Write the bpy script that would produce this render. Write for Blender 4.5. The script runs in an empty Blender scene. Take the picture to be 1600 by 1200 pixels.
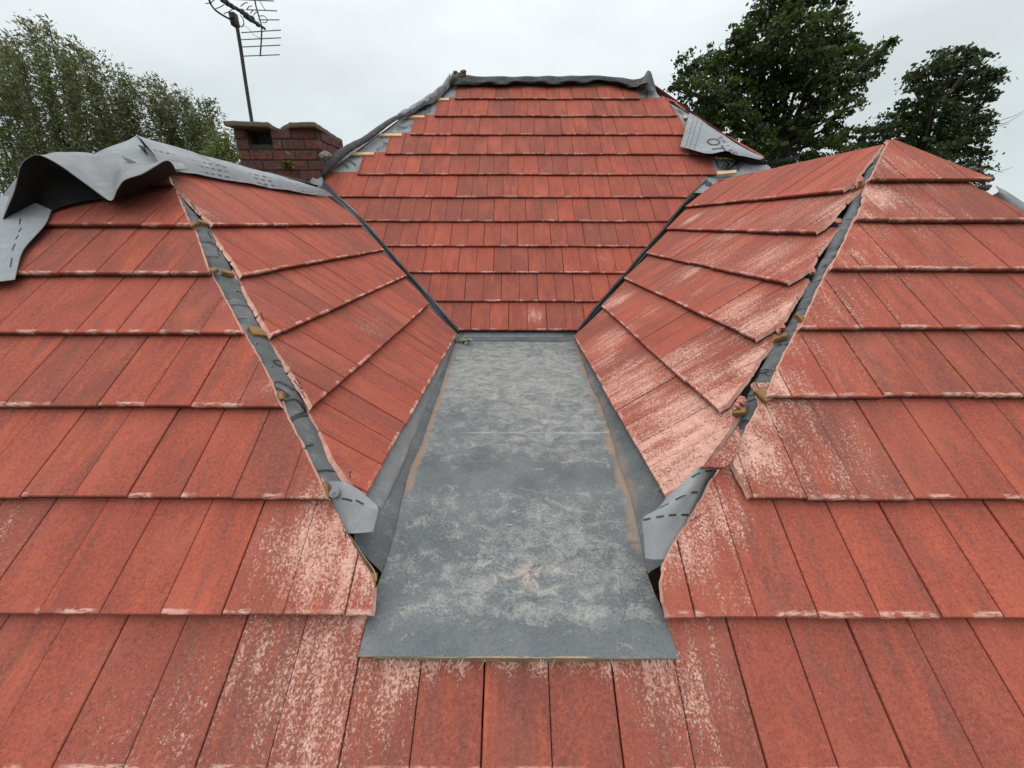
import bpy, math, random
import numpy as np
R = math.radians
rng = np.random.default_rng(7)
random.seed(7)
scene = bpy.context.scene

# ------------------------------------------------------------------ camera
FPX = 598.7504
def cam_axes():
    p, yaw, roll = R(22.51505), R(-0.14008), R(0.07003)
    cp, sp = math.cos(p), math.sin(p)
    fw = np.array([math.sin(yaw)*cp, math.cos(yaw)*cp, -sp])
    r = np.array([math.cos(yaw), -math.sin(yaw), 0.0])
    u = np.cross(r, fw)
    return fw, r*math.cos(roll)+u*math.sin(roll), -r*math.sin(roll)+u*math.cos(roll)
FW, RT, UP = cam_axes()
cam_d = bpy.data.cameras.new("camera")
cam_d.sensor_width = 36.0
cam_d.lens = FPX/1600*36.0
cam_d.clip_start = 0.02
cam_d.clip_end = 3000
cam = bpy.data.objects.new("camera", cam_d)
scene.collection.objects.link(cam)
from mathutils import Matrix
cam.matrix_world = Matrix([[RT[0], UP[0], -FW[0], 0], [RT[1], UP[1], -FW[1], 0], [RT[2], UP[2], -FW[2], 0], [0, 0, 0, 1]])
scene.camera = cam

# ------------------------------------------------------------------ colour management
scene.view_settings.view_transform = 'Standard'
scene.view_settings.look = 'None'
scene.view_settings.exposure = 0.0
scene.view_settings.gamma = 1.0
scene.cycles.max_bounces = 6
scene.cycles.use_denoising = True

# ------------------------------------------------------------------ world : overcast sky
SKY_K = 1.10
w = bpy.data.worlds.new("World"); scene.world = w; w.use_nodes = True
nt = w.node_tree; nt.nodes.clear()
def wn(t): return nt.nodes.new(t)
out = wn('ShaderNodeOutputWorld'); bg = wn('ShaderNodeBackground')
tc = wn('ShaderNodeTexCoord'); sep = wn('ShaderNodeSeparateXYZ')
nt.links.new(tc.outputs['Generated'], sep.inputs[0])
ramp = wn('ShaderNodeValToRGB')       # cloud brightness by height: an overcast sky is brightest overhead
cr = ramp.color_ramp
cr.elements[0].position = 0.0; cr.elements[0].color = (0.575, 0.635, 0.65, 1)
cr.elements[1].position = 1.0; cr.elements[1].color = (2.15, 2.2, 2.25, 1)
e = cr.elements.new(0.20); e.color = (0.635, 0.69, 0.705, 1)
e = cr.elements.new(0.45); e.color = (0.84, 0.885, 0.90, 1)
nt.links.new(sep.outputs[2], ramp.inputs[0])
mp = wn('ShaderNodeMapping'); mp.inputs['Scale'].default_value = (1.6, 1.6, 4.0)
nz = wn('ShaderNodeTexNoise'); nz.inputs['Scale'].default_value = 1.5; nz.inputs['Detail'].default_value = 4
nt.links.new(tc.outputs['Generated'], mp.inputs[0]); nt.links.new(mp.outputs[0], nz.inputs['Vector'])
mr = wn('ShaderNodeMapRange'); mr.inputs[1].default_value = 0.3; mr.inputs[2].default_value = 0.7
mr.inputs[3].default_value = 0.88; mr.inputs[4].default_value = 1.12
nt.links.new(nz.outputs[0], mr.inputs[0])
mul = wn('ShaderNodeVectorMath'); mul.operation = 'SCALE'
nt.links.new(ramp.outputs[0], mul.inputs[0]); nt.links.new(mr.outputs[0], mul.inputs['Scale'])
sky = wn('ShaderNodeTexSky'); sky.sky_type = 'NISHITA'; sky.sun_disc = False
SUN_EL, SUN_AZ = R(48), R(-25)
sky.sun_elevation = SUN_EL; sky.sun_rotation = SUN_AZ
sc2 = wn('ShaderNodeVectorMath'); sc2.operation = 'SCALE'; sc2.inputs['Scale'].default_value = 0.006
nt.links.new(sky.outputs[0], sc2.inputs[0])
add = wn('ShaderNodeVectorMath'); add.operation = 'ADD'
nt.links.new(mul.outputs[0], add.inputs[0]); nt.links.new(sc2.outputs[0], add.inputs[1])
nt.links.new(add.outputs[0], bg.inputs[0]); bg.inputs[1].default_value = SKY_K
nt.links.new(bg.outputs[0], out.inputs[0])

sun_d = bpy.data.lights.new("sun", 'SUN'); sun_d.energy = 0.8; sun_d.angle = R(25); sun_d.color = (1.0, 0.97, 0.93)
sun = bpy.data.objects.new("sun", sun_d); scene.collection.objects.link(sun)
sun.rotation_euler = (R(90)-SUN_EL, 0, math.pi-SUN_AZ)   # light comes from in front of the camera, high

# ------------------------------------------------------------------ helpers
def ray(px, py):
    return FW + RT*((px-800)/FPX) + UP*((600-py)/FPX)
def at_depth(px, py, y):
    v = ray(px, py); return v*(y/v[1])
class Frame:
    """A roof plane: a = along the eaves, s = up the slope, h = out of the plane."""
    def __init__(f, n, d, eu, es):
        f.n, f.d, f.eu, f.es = [np.asarray(q, float) if not np.isscalar(q) else q for q in (n, d, eu, es)]
        f.o = f.n*f.d
    def pt(f, a, s, h=0.0):
        a = np.asarray(a, float)[..., None]; s = np.asarray(s, float)[..., None]; h = np.asarray(h, float)[..., None]
        return f.o + a*f.eu + s*f.es + h*f.n
    def hit(f, px, py, h=0.0):
        v = ray(px, py); return v*((f.d+h)/(f.n@v))
    def px(f, px, py, h=0.0):
        X = f.hit(px, py, h); return X@f.eu, X@f.es
def mkF(t, d): return Frame([0, -math.sin(t), math.cos(t)], -d, [1, 0, 0], [0, math.cos(t), math.sin(t)])
FR = mkF(R(36.94424647), 1.0986733)
BK = mkF(R(40.53613484), 2.52278561)
def mkS(t, d, az, sg):
    n = [sg*math.sin(t)*math.cos(az), math.sin(t)*math.sin(az), math.cos(t)]
    eu = [-sg*math.sin(az), math.cos(az), 0]
    es = [-sg*math.cos(t)*math.cos(az), -math.cos(t)*math.sin(az), math.sin(t)]
    return Frame(n, -d, eu, es)
LF = mkS(R(39.65465955), .90823294, R(-.80020598), 1)
RF = mkS(R(39.15237799), .93113959, R(-.31737337), -1)

def hash1(x):
    x = np.sin(np.asarray(x, float)*127.1+311.7)*43758.5453
    return x-np.floor(x)
def vnoise(x):
    x = np.asarray(x, float); i = np.floor(x); f = x-i; f = f*f*(3-2*f)
    return (hash1(i)*(1-f)+hash1(i+1)*f)*2-1
def noise3(P, sc):
    P = np.asarray(P)*sc
    return (np.sin(P[..., 0]*2.1+1.3*np.sin(P[..., 1]*1.7+.5))+np.sin(P[..., 1]*2.3+1.1*np.sin(P[..., 2]*2.9+2.))+np.sin(P[..., 2]*2.7+1.7*np.sin(P[..., 0]*1.3+4.)))/3

class MB:
    def __init__(s): s.v = []; s.f = []; s.n = 0; s.at = {}; s.mi = []
    def add(s, V, F, mi=0, **attrs):
        V = np.asarray(V, float).reshape(-1, 3)
        for k, val in attrs.items():
            s.at.setdefault(k, []).append((s.n, np.asarray(val, float).reshape(len(V), -1)))
        s.v.append(V)
        for f in F: s.f.append(tuple(int(i)+s.n for i in f)); s.mi.append(mi)
        s.n += len(V); return s
    def grid(s, G, mi=0, flip=False, **attrs):
        G = np.asarray(G, float); a, b = G.shape[:2]
        idx = np.arange(a*b).reshape(a, b)
        q = np.stack([idx[:-1, :-1], idx[:-1, 1:], idx[1:, 1:], idx[1:, :-1]], -1).reshape(-1, 4)
        if flip: q = q[:, ::-1]
        return s.add(G.reshape(-1, 3), q, mi, **attrs)
    def box(s, c, x, y, z, hx, hy, hz, mi=0, bev=0.0):
        c = np.asarray(c, float); x = np.asarray(x, float); y = np.asarray(y, float); z = np.asarray(z, float)
        if bev <= 0:
            V = [c+i*x*hx+j*y*hy+k*z*hz for i in (-1, 1) for j in (-1, 1) for k in (-1, 1)]
            return s.add(V, [(0, 1, 3, 2), (4, 6, 7, 5), (0, 4, 5, 1), (2, 3, 7, 6), (0, 2, 6, 4), (1, 5, 7, 3)], mi)
        V = []; ids = {}
        for i in (-1, 1):
            for j in (-1, 1):
                for k in (-1, 1):
                    for ax in range(3):
                        e3 = [hx-bev, hy-bev, hz-bev]; e3[ax] += bev
                        ids[(i, j, k, ax)] = len(V); V.append(c+x*i*e3[0]+y*j*e3[1]+z*k*e3[2])
        F = []
        for i in (-1, 1):
            F.append([ids[(i, -1, -1, 0)], ids[(i, 1, -1, 0)], ids[(i, 1, 1, 0)], ids[(i, -1, 1, 0)]])
            F.append([ids[(-1, i, -1, 1)], ids[(1, i, -1, 1)], ids[(1, i, 1, 1)], ids[(-1, i, 1, 1)]])
            F.append([ids[(-1, -1, i, 2)], ids[(1, -1, i, 2)], ids[(1, 1, i, 2)], ids[(-1, 1, i, 2)]])
            for j in (-1, 1):
                F.append([ids[(-1, i, j, 1)], ids[(1, i, j, 1)], ids[(1, i, j, 2)], ids[(-1, i, j, 2)]])
                F.append([ids[(i, -1, j, 0)], ids[(i, 1, j, 0)], ids[(i, 1, j, 2)], ids[(i, -1, j, 2)]])
                F.append([ids[(i, j, -1, 0)], ids[(i, j, 1, 0)], ids[(i, j, 1, 1)], ids[(i, j, -1, 1)]])
                for k in (-1, 1): F.append([ids[(i, j, k, 0)], ids[(i, j, k, 1)], ids[(i, j, k, 2)]])
        return s.add(V, F, mi)
    def tube(s, pts, rad, n=8, mi=0, caps=True):
        pts = np.asarray(pts, float); rad = np.broadcast_to(np.asarray(rad, float), (len(pts),))
        T = np.gradient(pts, axis=0); T /= np.linalg.norm(T, axis=1)[:, None]+1e-12
        up = np.array([0, 0, 1.]) if abs(T[0][2]) < .9 else np.array([1., 0, 0])
        rings = []
        for p, t, r in zip(pts, T, rad):
            x = np.cross(up, t); x /= np.linalg.norm(x); y = np.cross(t, x); up = y
            an = np.linspace(0, 2*np.pi, n+1)
            rings.append(p+r*(np.cos(an)[:, None]*x+np.sin(an)[:, None]*y))
        s.grid(np.array(rings), mi)
        if caps:
            s.add(rings[0][:-1], [tuple(range(n))], mi); s.add(rings[-1][:-1], [tuple(range(n))[::-1]], mi)
        return s
    def build(s, name, mats, parent=None, smooth=False, label=None, loc=None, recalc=True):
        base = np.zeros(3)
        if parent is not None: base = np.array(parent['_b'])
        elif loc is not None: base = np.asarray(loc, float)
        V = np.concatenate(s.v)-base
        me = bpy.data.meshes.new(name)
        me.from_pydata(V.tolist(), [], s.f)
        if not isinstance(mats, (list, tuple)): mats = [mats]
        for m in mats: me.materials.append(m)
        if len(mats) > 1: me.polygons.foreach_set('material_index', s.mi)
        me.polygons.foreach_set('use_smooth', [smooth]*len(me.polygons))
        for k, lst in s.at.items():
            dim = lst[0][1].shape[1]; A = np.zeros((len(V), dim))
            for st, val in lst: A[st:st+len(val)] = val
            if dim == 4:
                at = me.attributes.new(k, 'FLOAT_COLOR', 'POINT'); at.data.foreach_set('color', A.ravel())
            else:
                at = me.attributes.new(k, 'FLOAT_VECTOR', 'POINT'); at.data.foreach_set('vector', A.ravel())
        me.update()
        if recalc:
            import bmesh
            bm = bmesh.new(); bm.from_mesh(me); bmesh.ops.recalc_face_normals(bm, faces=bm.faces); bm.to_mesh(me); bm.free()
        o = bpy.data.objects.new(name, me); scene.collection.objects.link(o)
        if parent is not None: o.parent = parent
        elif loc is not None: o.location = tuple(base)
        o['_b'] = [float(q) for q in base]
        if label: o['label'] = label
        return o
def empty(name, loc, label, cat, group=None):
    o = bpy.data.objects.new(name, None); scene.collection.objects.link(o)
    o.location = loc; o['_b'] = [float(q) for q in loc]; o.empty_display_size = .1
    o['label'] = label; o['category'] = cat
    if group: o['group'] = group
    return o
def tag(o, label, cat, group=None, kind=None):
    o['label'] = label; o['category'] = cat
    if group: o['group'] = group
    if kind: o['kind'] = kind
    return o
def catmull(P, n):
    P = np.asarray(P, float); m = len(P); t = np.linspace(0, m-1, n); i = np.clip(np.floor(t).astype(int), 0, m-2); f = (t-i)
    f = f.reshape((-1,)+(1,)*(P.ndim-1))
    p0 = P[np.clip(i-1, 0, m-1)]; p1 = P[i]; p2 = P[i+1]; p3 = P[np.clip(i+2, 0, m-1)]
    return .5*((2*p1)+(-p0+p2)*f+(2*p0-5*p1+4*p2-p3)*f*f+(-p0+3*p1-3*p2+p3)*f**3)
def loft(rows, nu, nv):
    G = catmull(np.asarray(rows, float), nv)                       # along first axis
    return catmull(np.swapaxes(G, 0, 1), nu).swapaxes(0, 1)        # (nv, nu, 3)

# ------------------------------------------------------------------ materials
class Mat:
    def __init__(s, name):
        s.m = bpy.data.materials.new(name); s.m.use_nodes = True
        s.t = s.m.node_tree; s.t.nodes.clear()
        s.out = s.n('ShaderNodeOutputMaterial'); s.b = s.n('ShaderNodeBsdfPrincipled')
        s.t.links.new(s.b.outputs[0], s.out.inputs[0])
    def n(s, t, **k):
        q = s.t.nodes.new(t)
        for a, b in k.items(): setattr(q, a, b)
        return q
    def set(s, sock, v):
        if hasattr(v, 'is_linked') or hasattr(v, 'links'): s.t.links.new(v, sock)
        else: sock.default_value = v
    def attr(s, name): return s.n('ShaderNodeAttribute', attribute_name=name)
    def sep(s, c, rgb=True):
        q = s.n('ShaderNodeSeparateColor' if rgb else 'ShaderNodeSeparateXYZ'); s.set(q.inputs[0], c); return q.outputs
    def mapv(s, v, sc):
        q = s.n('ShaderNodeMapping'); s.set(q.inputs[0], v); q.inputs['Scale'].default_value = sc; return q.outputs[0]
    def noise(s, v, scale, detail=3, rough=.5, dist=0):
        q = s.n('ShaderNodeTexNoise'); s.set(q.inputs['Vector'], v); q.inputs['Scale'].default_value = scale
        q.inputs['Detail'].default_value = detail; q.inputs['Roughness'].default_value = rough; q.inputs['Distortion'].default_value = dist
        return q.outputs[0]
    def math(s, op, a, b=0.0, c=None, clamp=False):
        q = s.n('ShaderNodeMath', operation=op, use_clamp=clamp); s.set(q.inputs[0], a); s.set(q.inputs[1], b)
        if c is not None: s.set(q.inputs[2], c)
        return q.outputs[0]
    def rng(s, v, a, b, c=0.0, d=1.0, smooth=False):
        q = s.n('ShaderNodeMapRange'); s.set(q.inputs[0], v)
        if smooth: q.interpolation_type = 'SMOOTHSTEP'
        for i, x in enumerate((a, b, c, d)): s.set(q.inputs[i+1], x)
        return q.outputs[0]
    def mix(s, f, a, b, mode='MIX'):
        q = s.n('ShaderNodeMix', data_type='RGBA', blend_type=mode); s.set(q.inputs[0], f); s.set(q.inputs[6], a); s.set(q.inputs[7], b); return q.outputs[2]
    def bump(s, h, strength, dist=.002):
        q = s.n('ShaderNodeBump'); q.inputs['Strength'].default_value = strength; q.inputs['Distance'].default_value = dist
        s.set(q.inputs['Height'], h); s.set(s.b.inputs['Normal'], q.outputs[0])
def rgb(r, g, b): return (r, g, b, 1.0)
def srgb(r, g, b):
    f = lambda c: (c/255/12.92 if c/255 < .04045 else ((c/255+.055)/1.055)**2.4)
    return (f(r), f(g), f(b), 1.0)

def tile_material():
    M = Mat('concrete_tile')
    t = M.attr('tile'); v = M.attr('tc').outputs['Vector']
    c = M.sep(t.outputs['Color']); tint, r2, dust = c[0], c[1], c[2]; edge = t.outputs['Alpha']
    vs = M.mapv(v, (1.0, 0.16, 1.0))                 # streaks run down the slope
    streak = M.noise(vs, 26, 4, .6)
    broad = M.noise(M.mapv(v, (1.0, .35, 1.0)), 9, 3, .55, .4)
    grain = M.noise(v, 330, 4, .8)
    blot = M.noise(v, 38, 4, .6)
    base = M.mix(M.rng(broad, .35, .68), rgb(.300, .072, .050), rgb(.370, .088, .055))
    base = M.mix(M.rng(tint, 0.15, .85, 0.0, .95), base, rgb(.200, .066, .050))
    base = M.mix(M.math('MULTIPLY', M.rng(streak, .52, .75), M.rng(r2, .3, 1.0, .15, .9)), base, rgb(.47, .112, .054))
    base = M.mix(M.math('MULTIPLY', M.rng(streak, .48, .28), .85), base, rgb(.155, .068, .056))
    base = M.mix(M.math('MULTIPLY', M.rng(blot, .55, .8), .35), base, rgb(.41, .100, .062))
    base = M.mix(M.math('MULTIPLY', M.rng(grain, .52, .72), .40), base, rgb(.57, .175, .115))
    base = M.mix(M.math('MULTIPLY', M.rng(grain, .50, .30), .72), base, rgb(.13, .038, .028))
    g2 = M.noise(v, 115, 3, .75)
    base = M.mix(M.math('MULTIPLY', M.rng(g2, .49, .32), .55), base, rgb(.135, .036, .026))
    base = M.mix(M.math('MULTIPLY', M.rng(g2, .53, .70), .38), base, rgb(.50, .128, .075))
    wear = M.noise(M.mapv(v, (1.0, .55, 1.0)), 4.2, 5, .65, .3)
    base = M.mix(M.rng(wear, .50, .72, 0, .55), base, rgb(.42, .115, .074))
    base = M.mix(M.rng(wear, .46, .30, 0, .60), base, rgb(.190, .058, .042))
    # cutting dust: pale slurry, streaky and speckled, where attribute says
    sp1 = M.noise(M.mapv(v, (1.0, .8, 1.0)), 165, 5, .74, .55)
    sp2 = M.noise(M.mapv(v, (1.0, .14, 1.0)), 34, 4, .6)
    sp = M.math('ADD', M.math('MULTIPLY', sp1, .72), M.math('MULTIPLY', sp2, .28))
    thr = M.rng(dust, 0.0, 1.0, .625, .40)
    dm = M.math('MULTIPLY', M.rng(sp, thr, M.math('ADD', thr, .075), 0, 1), M.rng(dust, .02, .3), clamp=True)
    solid = M.rng(dust, 1.1, 1.5)
    dm = M.math('MAXIMUM', M.math('MULTIPLY', dm, .85), solid)
    dc = M.mix(M.rng(blot, .35, .65), rgb(.68, .41, .33), rgb(.54, .29, .225))
    haze = M.math('MULTIPLY', M.rng(dust, 0, 1), .08)
    base = M.mix(haze, base, rgb(.50, .24, .19))
    base = M.mix(dm, base, dc)
    # lime bloom along the noses
    em = M.math('MULTIPLY', M.math('MULTIPLY', M.rng(M.noise(M.mapv(v, (1.0, .35, 1.0)), 7, 2, .6), .50, .56), M.rng(M.noise(M.mapv(v, (.35, 1.6, 1.0)), 85, 4, .8), .44, .54)), M.rng(edge, .45, .8), clamp=True)
    base = M.mix(M.math('MULTIPLY', em, .70), base, rgb(.62, .40, .33))
    base = M.mix(M.math('MULTIPLY', M.rng(edge, 1.1, 1.7), .85), base, rgb(.060, .022, .018))   # nose faces coloured dark, painting the contact shadow under the laps
    spots = M.noise(v, 130, 1, .5)
    base = M.mix(M.math('MULTIPLY', M.rng(spots, .79, .81), .6), base, rgb(.62, .42, .36))
    M.set(M.b.inputs['Base Color'], base)
    M.set(M.b.inputs['Roughness'], M.rng(grain, .3, .7, .80, .95))
    M.b.inputs['Specular IOR Level'].default_value = .12
    h = M.math('ADD', M.math('MULTIPLY', grain, .5), M.math('ADD', M.math('MULTIPLY', blot, .8), M.math('MULTIPLY', dm, .35)))
    M.bump(h, .8, .003)
    return M.m
TILE = tile_material()

def simple(name, col, rough=.7, var=.25, scale=30, bump=.2, bd=.003, spec=.4, col2=None, metal=0):
    M = Mat(name); g = M.n('ShaderNodeTexCoord').outputs['Object']
    nz = M.noise(g, scale, 5, .6); nz2 = M.noise(g, scale*7, 3, .6)
    c2 = col2 or tuple(q*(1-var*1.6) for q in col[:3])+(1,)
    c = M.mix(M.rng(nz, .32, .68), col, c2)
    c = M.mix(M.math('MULTIPLY', M.rng(nz2, .55, .75), var), c, tuple(min(1, q*1.5) for q in col[:3])+(1,))
    M.set(M.b.inputs['Base Color'], c); M.b.inputs['Roughness'].default_value = rough
    M.b.inputs['Specular IOR Level'].default_value = spec; M.b.inputs['Metallic'].default_value = metal
    M.bump(M.math('ADD', nz, M.math('MULTIPLY', nz2, .4)), bump, bd)
    return M.m
def membrane(name, col, dusty=.25):
    M = Mat(name); g = M.n('ShaderNodeTexCoord').outputs['Object']
    fine = M.noise(g, 700, 2, .6); mid = M.noise(g, 22, 5, .6); big = M.noise(g, 4.5, 4, .6)
    c = M.mix(M.rng(big, .3, .7), tuple(q*.86 for q in col[:3])+(1,), tuple(q*1.12 for q in col[:3])+(1,))
    c = M.mix(M.math('MULTIPLY', M.rng(mid, .52, .74), dusty), c, rgb(.46, .44, .42))
    c = M.mix(M.math('MULTIPLY', M.rng(fine, .45, .7), .18), c, tuple(q*.6 for q in col[:3])+(1,))
    grime = M.noise(g, 11, 6, .7, .6); c = M.mix(M.math('MULTIPLY', M.rng(grime, .52, .75), .35), c, rgb(.20, .17, .14))
    M.set(M.b.inputs['Base Color'], c); M.b.inputs['Roughness'].default_value = .75
    M.b.inputs['Specular IOR Level'].default_value = .16
    M.bump(M.math('ADD', M.math('MULTIPLY', fine, .15), M.math('MULTIPLY', mid, 1.0)), .5, .004)
    return M.m
MEM = membrane('membrane_grey', rgb(.185, .192, .196))
MEM_L = membrane('membrane_pale', rgb(.245, .26, .272), .3)
MEM_H = membrane('membrane_hip', rgb(.100, .105, .108), .22)
MEM_T = membrane('membrane_foot', rgb(.225, .235, .24), .3)
MEM_D = membrane('membrane_charcoal', rgb(.052, .052, .053), .10)
MEM_U = simple('membrane_underside', rgb(.020, .020, .021), .8, .2, 20, spec=.15)
INK = simple('print_ink', rgb(.018, .018, .02), .6, .15, 60)
WOODN = simple('new_batten_wood', rgb(.62, .43, .24), .7, .25, 14, col2=rgb(.50, .32, .17))
WOODO = simple('weathered_timber', rgb(.27, .145, .04), .8, .4, 25, .5, col2=rgb(.13, .075, .03))
TIMB = simple('grey_timber', rgb(.33, .25, .17), .85, .35, 20, .5)
VALLEY = simple('valley_plastic', rgb(.022, .024, .028), .45, .2, 25)
LIP = simple('valley_lip', rgb(.17, .18, .20), .5, .2, 25)
METAL = simple('dark_aerial_metal', rgb(.045, .042, .045), .5, .3, 20, metal=.3)
ROD = simple('dull_rod_metal', rgb(.16, .16, .165), .45, .3, 20, metal=.5)
NAILM = simple('rusty_nail', rgb(.10, .075, .06), .6, .3, 90, metal=.4)
DECK = simple('dark_roof_deck', rgb(.03, .022, .02), .9, .3, 10)
BARK = simple('bark', rgb(.075, .060, .048), .9, .4, 6, .6, .02)

def grp_material():
    M = Mat('grp_grey'); g = M.n('ShaderNodeTexCoord').outputs['Object']
    st = M.sep(M.attr('stain').outputs['Color']); pale, brown, pink = st[0], st[1], st[2]; seam = M.attr('stain').outputs['Alpha']
    big = M.noise(g, 5, 5, .62); mid = M.noise(M.mapv(g, (1.0, 1.25, 1)), 17, 6, .68, .7); fine = M.noise(g, 150, 4, .7, .5)
    c = M.mix(M.rng(big, .35, .65), rgb(.084, .094, .099), rgb(.140, .147, .147))
    pm = M.math('MULTIPLY', M.rng(M.math('ADD', M.math('MULTIPLY', mid, .62), M.math('MULTIPLY', fine, .38)), M.rng(pale, 0, 1, .60, .33), M.rng(pale, 0, 1, .82, .66)), .80)
    c = M.mix(M.math('MULTIPLY', M.rng(fine, .52, .36), .45), c, rgb(.045, .056, .064))
    c = M.mix(pm, c, rgb(.40, .385, .335))
    c = M.mix(M.math('MULTIPLY', M.rng(mid, M.rng(pink, 0, 1, .80, .40), M.rng(pink, 0, 1, .92, .56)), .60), c, rgb(.44, .31, .235))
    c = M.mix(M.math('MULTIPLY', M.rng(M.math('ADD', M.math('MULTIPLY', mid, .5), M.math('MULTIPLY', brown, .60)), .46, .72), .72), c, rgb(.25, .170, .115))
    sp = M.noise(g, 95, 2, .5)
    c = M.mix(M.math('MULTIPLY', M.rng(sp, .74, .77), .6), c, rgb(.47, .45, .42))
    c = M.mix(M.math('MULTIPLY', M.rng(sp, .27, .23), .7), c, rgb(.03, .035, .04))
    c = M.mix(M.math('MULTIPLY', M.rng(seam, .2, .8), .45), c, rgb(.36, .36, .34))
    vo = M.n('ShaderNodeTexVoronoi', feature='DISTANCE_TO_EDGE'); M.set(vo.inputs['Vector'], M.mapv(g, (1, .45, 1))); vo.inputs['Scale'].default_value = 13
    M.set(M.b.inputs['Base Color'], c); M.set(M.b.inputs['Roughness'], M.rng(mid, .3, .7, .58, .85))
    M.b.inputs['Specular IOR Level'].default_value = .22
    M.bump(M.math('ADD', M.math('MULTIPLY', fine, .5), mid), .4, .003)
    return M.m
GRP = grp_material()
def brick_material():
    M = Mat('old_red_brick'); g = M.n('ShaderNodeTexCoord').outputs['Object']; r = M.n('ShaderNodeAttribute', attribute_name='tile').outputs['Color']
    rr = M.sep(r)
    nz = M.noise(g, 22, 5, .65); fine = M.noise(g, 130, 3, .7)
    c = M.mix(rr[0], rgb(.165, .050, .036), rgb(.085, .036, .032))
    c = M.mix(M.rng(nz, .47, .66), c, rgb(.030, .022, .020))
    c = M.mix(M.math('MULTIPLY', M.rng(fine, .56, .75), .35), c, rgb(.30, .17, .13))
    c = M.mix(M.math('MULTIPLY', M.rng(M.noise(g, 9, 4, .6), .62, .7), M.rng(rr[1], .3, .9)), c, rgb(.34, .28, .22))
    M.set(M.b.inputs['Base Color'], c); M.b.inputs['Roughness'].default_value = .9; M.bump(M.math('ADD', nz, fine), .7, .006)
    return M.m
BRICK = brick_material()
MORTAR = simple('sooty_mortar', rgb(.055, .045, .038), .95, .4, 30, .6)
CAP = simple('lichened_concrete', rgb(.135, .115, .085), .95, .45, 26, .8, .008, col2=rgb(.085, .075, .05))

def leaf_material(name, c1, c2, trans=.35):
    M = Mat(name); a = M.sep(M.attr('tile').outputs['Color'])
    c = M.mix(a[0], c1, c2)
    M.set(M.b.inputs['Base Color'], c); M.b.inputs['Roughness'].default_value = .55; M.b.inputs['Specular IOR Level'].default_value = .3
    tr = M.n('ShaderNodeBsdfTranslucent'); M.set(tr.inputs[0], c)
    mx = M.n('ShaderNodeMixShader'); mx.inputs[0].default_value = trans
    M.t.links.new(M.b.outputs[0], mx.inputs[1]); M.t.links.new(tr.outputs[0], mx.inputs[2]); M.t.links.new(mx.outputs[0], M.out.inputs[0])
    return M.m
LEAF_OAK = leaf_material('oak_leaves', rgb(.016, .026, .008), rgb(.075, .115, .022))
LEAF_OAK2 = leaf_material('oak_leaves_dark', rgb(.016, .025, .010), rgb(.055, .082, .024))
LEAF_WIL = leaf_material('willow_leaves', rgb(.055, .062, .022), rgb(.21, .23, .085))
LEAF_BUSH = leaf_material('bush_leaves', rgb(.075, .095, .020), rgb(.17, .20, .05))
LEAF_FERN = leaf_material('fern_leaves', rgb(.10, .12, .02), rgb(.30, .30, .07))
LEAF_SPRIG = leaf_material('sprig_leaves', rgb(.12, .20, .07), rgb(.25, .36, .16))

# ================================================================== GROUND
GZ = -6.5
gm = Mat('grass'); gg = gm.n('ShaderNodeTexCoord').outputs['Object']
gm.set(gm.b.inputs['Base Color'], gm.mix(gm.rng(gm.noise(gg, .3, 6, .7), .35, .65), rgb(.045, .075, .02), rgb(.09, .11, .04)))
gm.b.inputs['Roughness'].default_value = .95
mb = MB(); xs = np.linspace(-1500, 1500, 25)
mb.grid(np.stack(np.meshgrid(xs, xs, indexing='ij')+[np.full((25, 25), GZ)], -1))
g = mb.build('ground', gm.m); g['kind'] = 'structure'; g['label'] = 'grass far below the roof'

# ================================================================== HOUSE
house = empty('house', (0, 3.0, GZ), 'house with red concrete tiled hipped roof stripped of its ridge tiles', 'house')

def poly_fn(fr, pts, h=0.0, along='a'):
    """Boundary from points seen on the plane -> function a(s)."""
    q = sorted([fr.px(x, y, h)[::-1] for x, y in pts])
    S = np.array([k[0] for k in q]); A = np.array([k[1] for k in q])
    return lambda s: np.interp(s, S, A)
const = lambda v: (lambda s: np.full(np.shape(s), float(v)))

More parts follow.
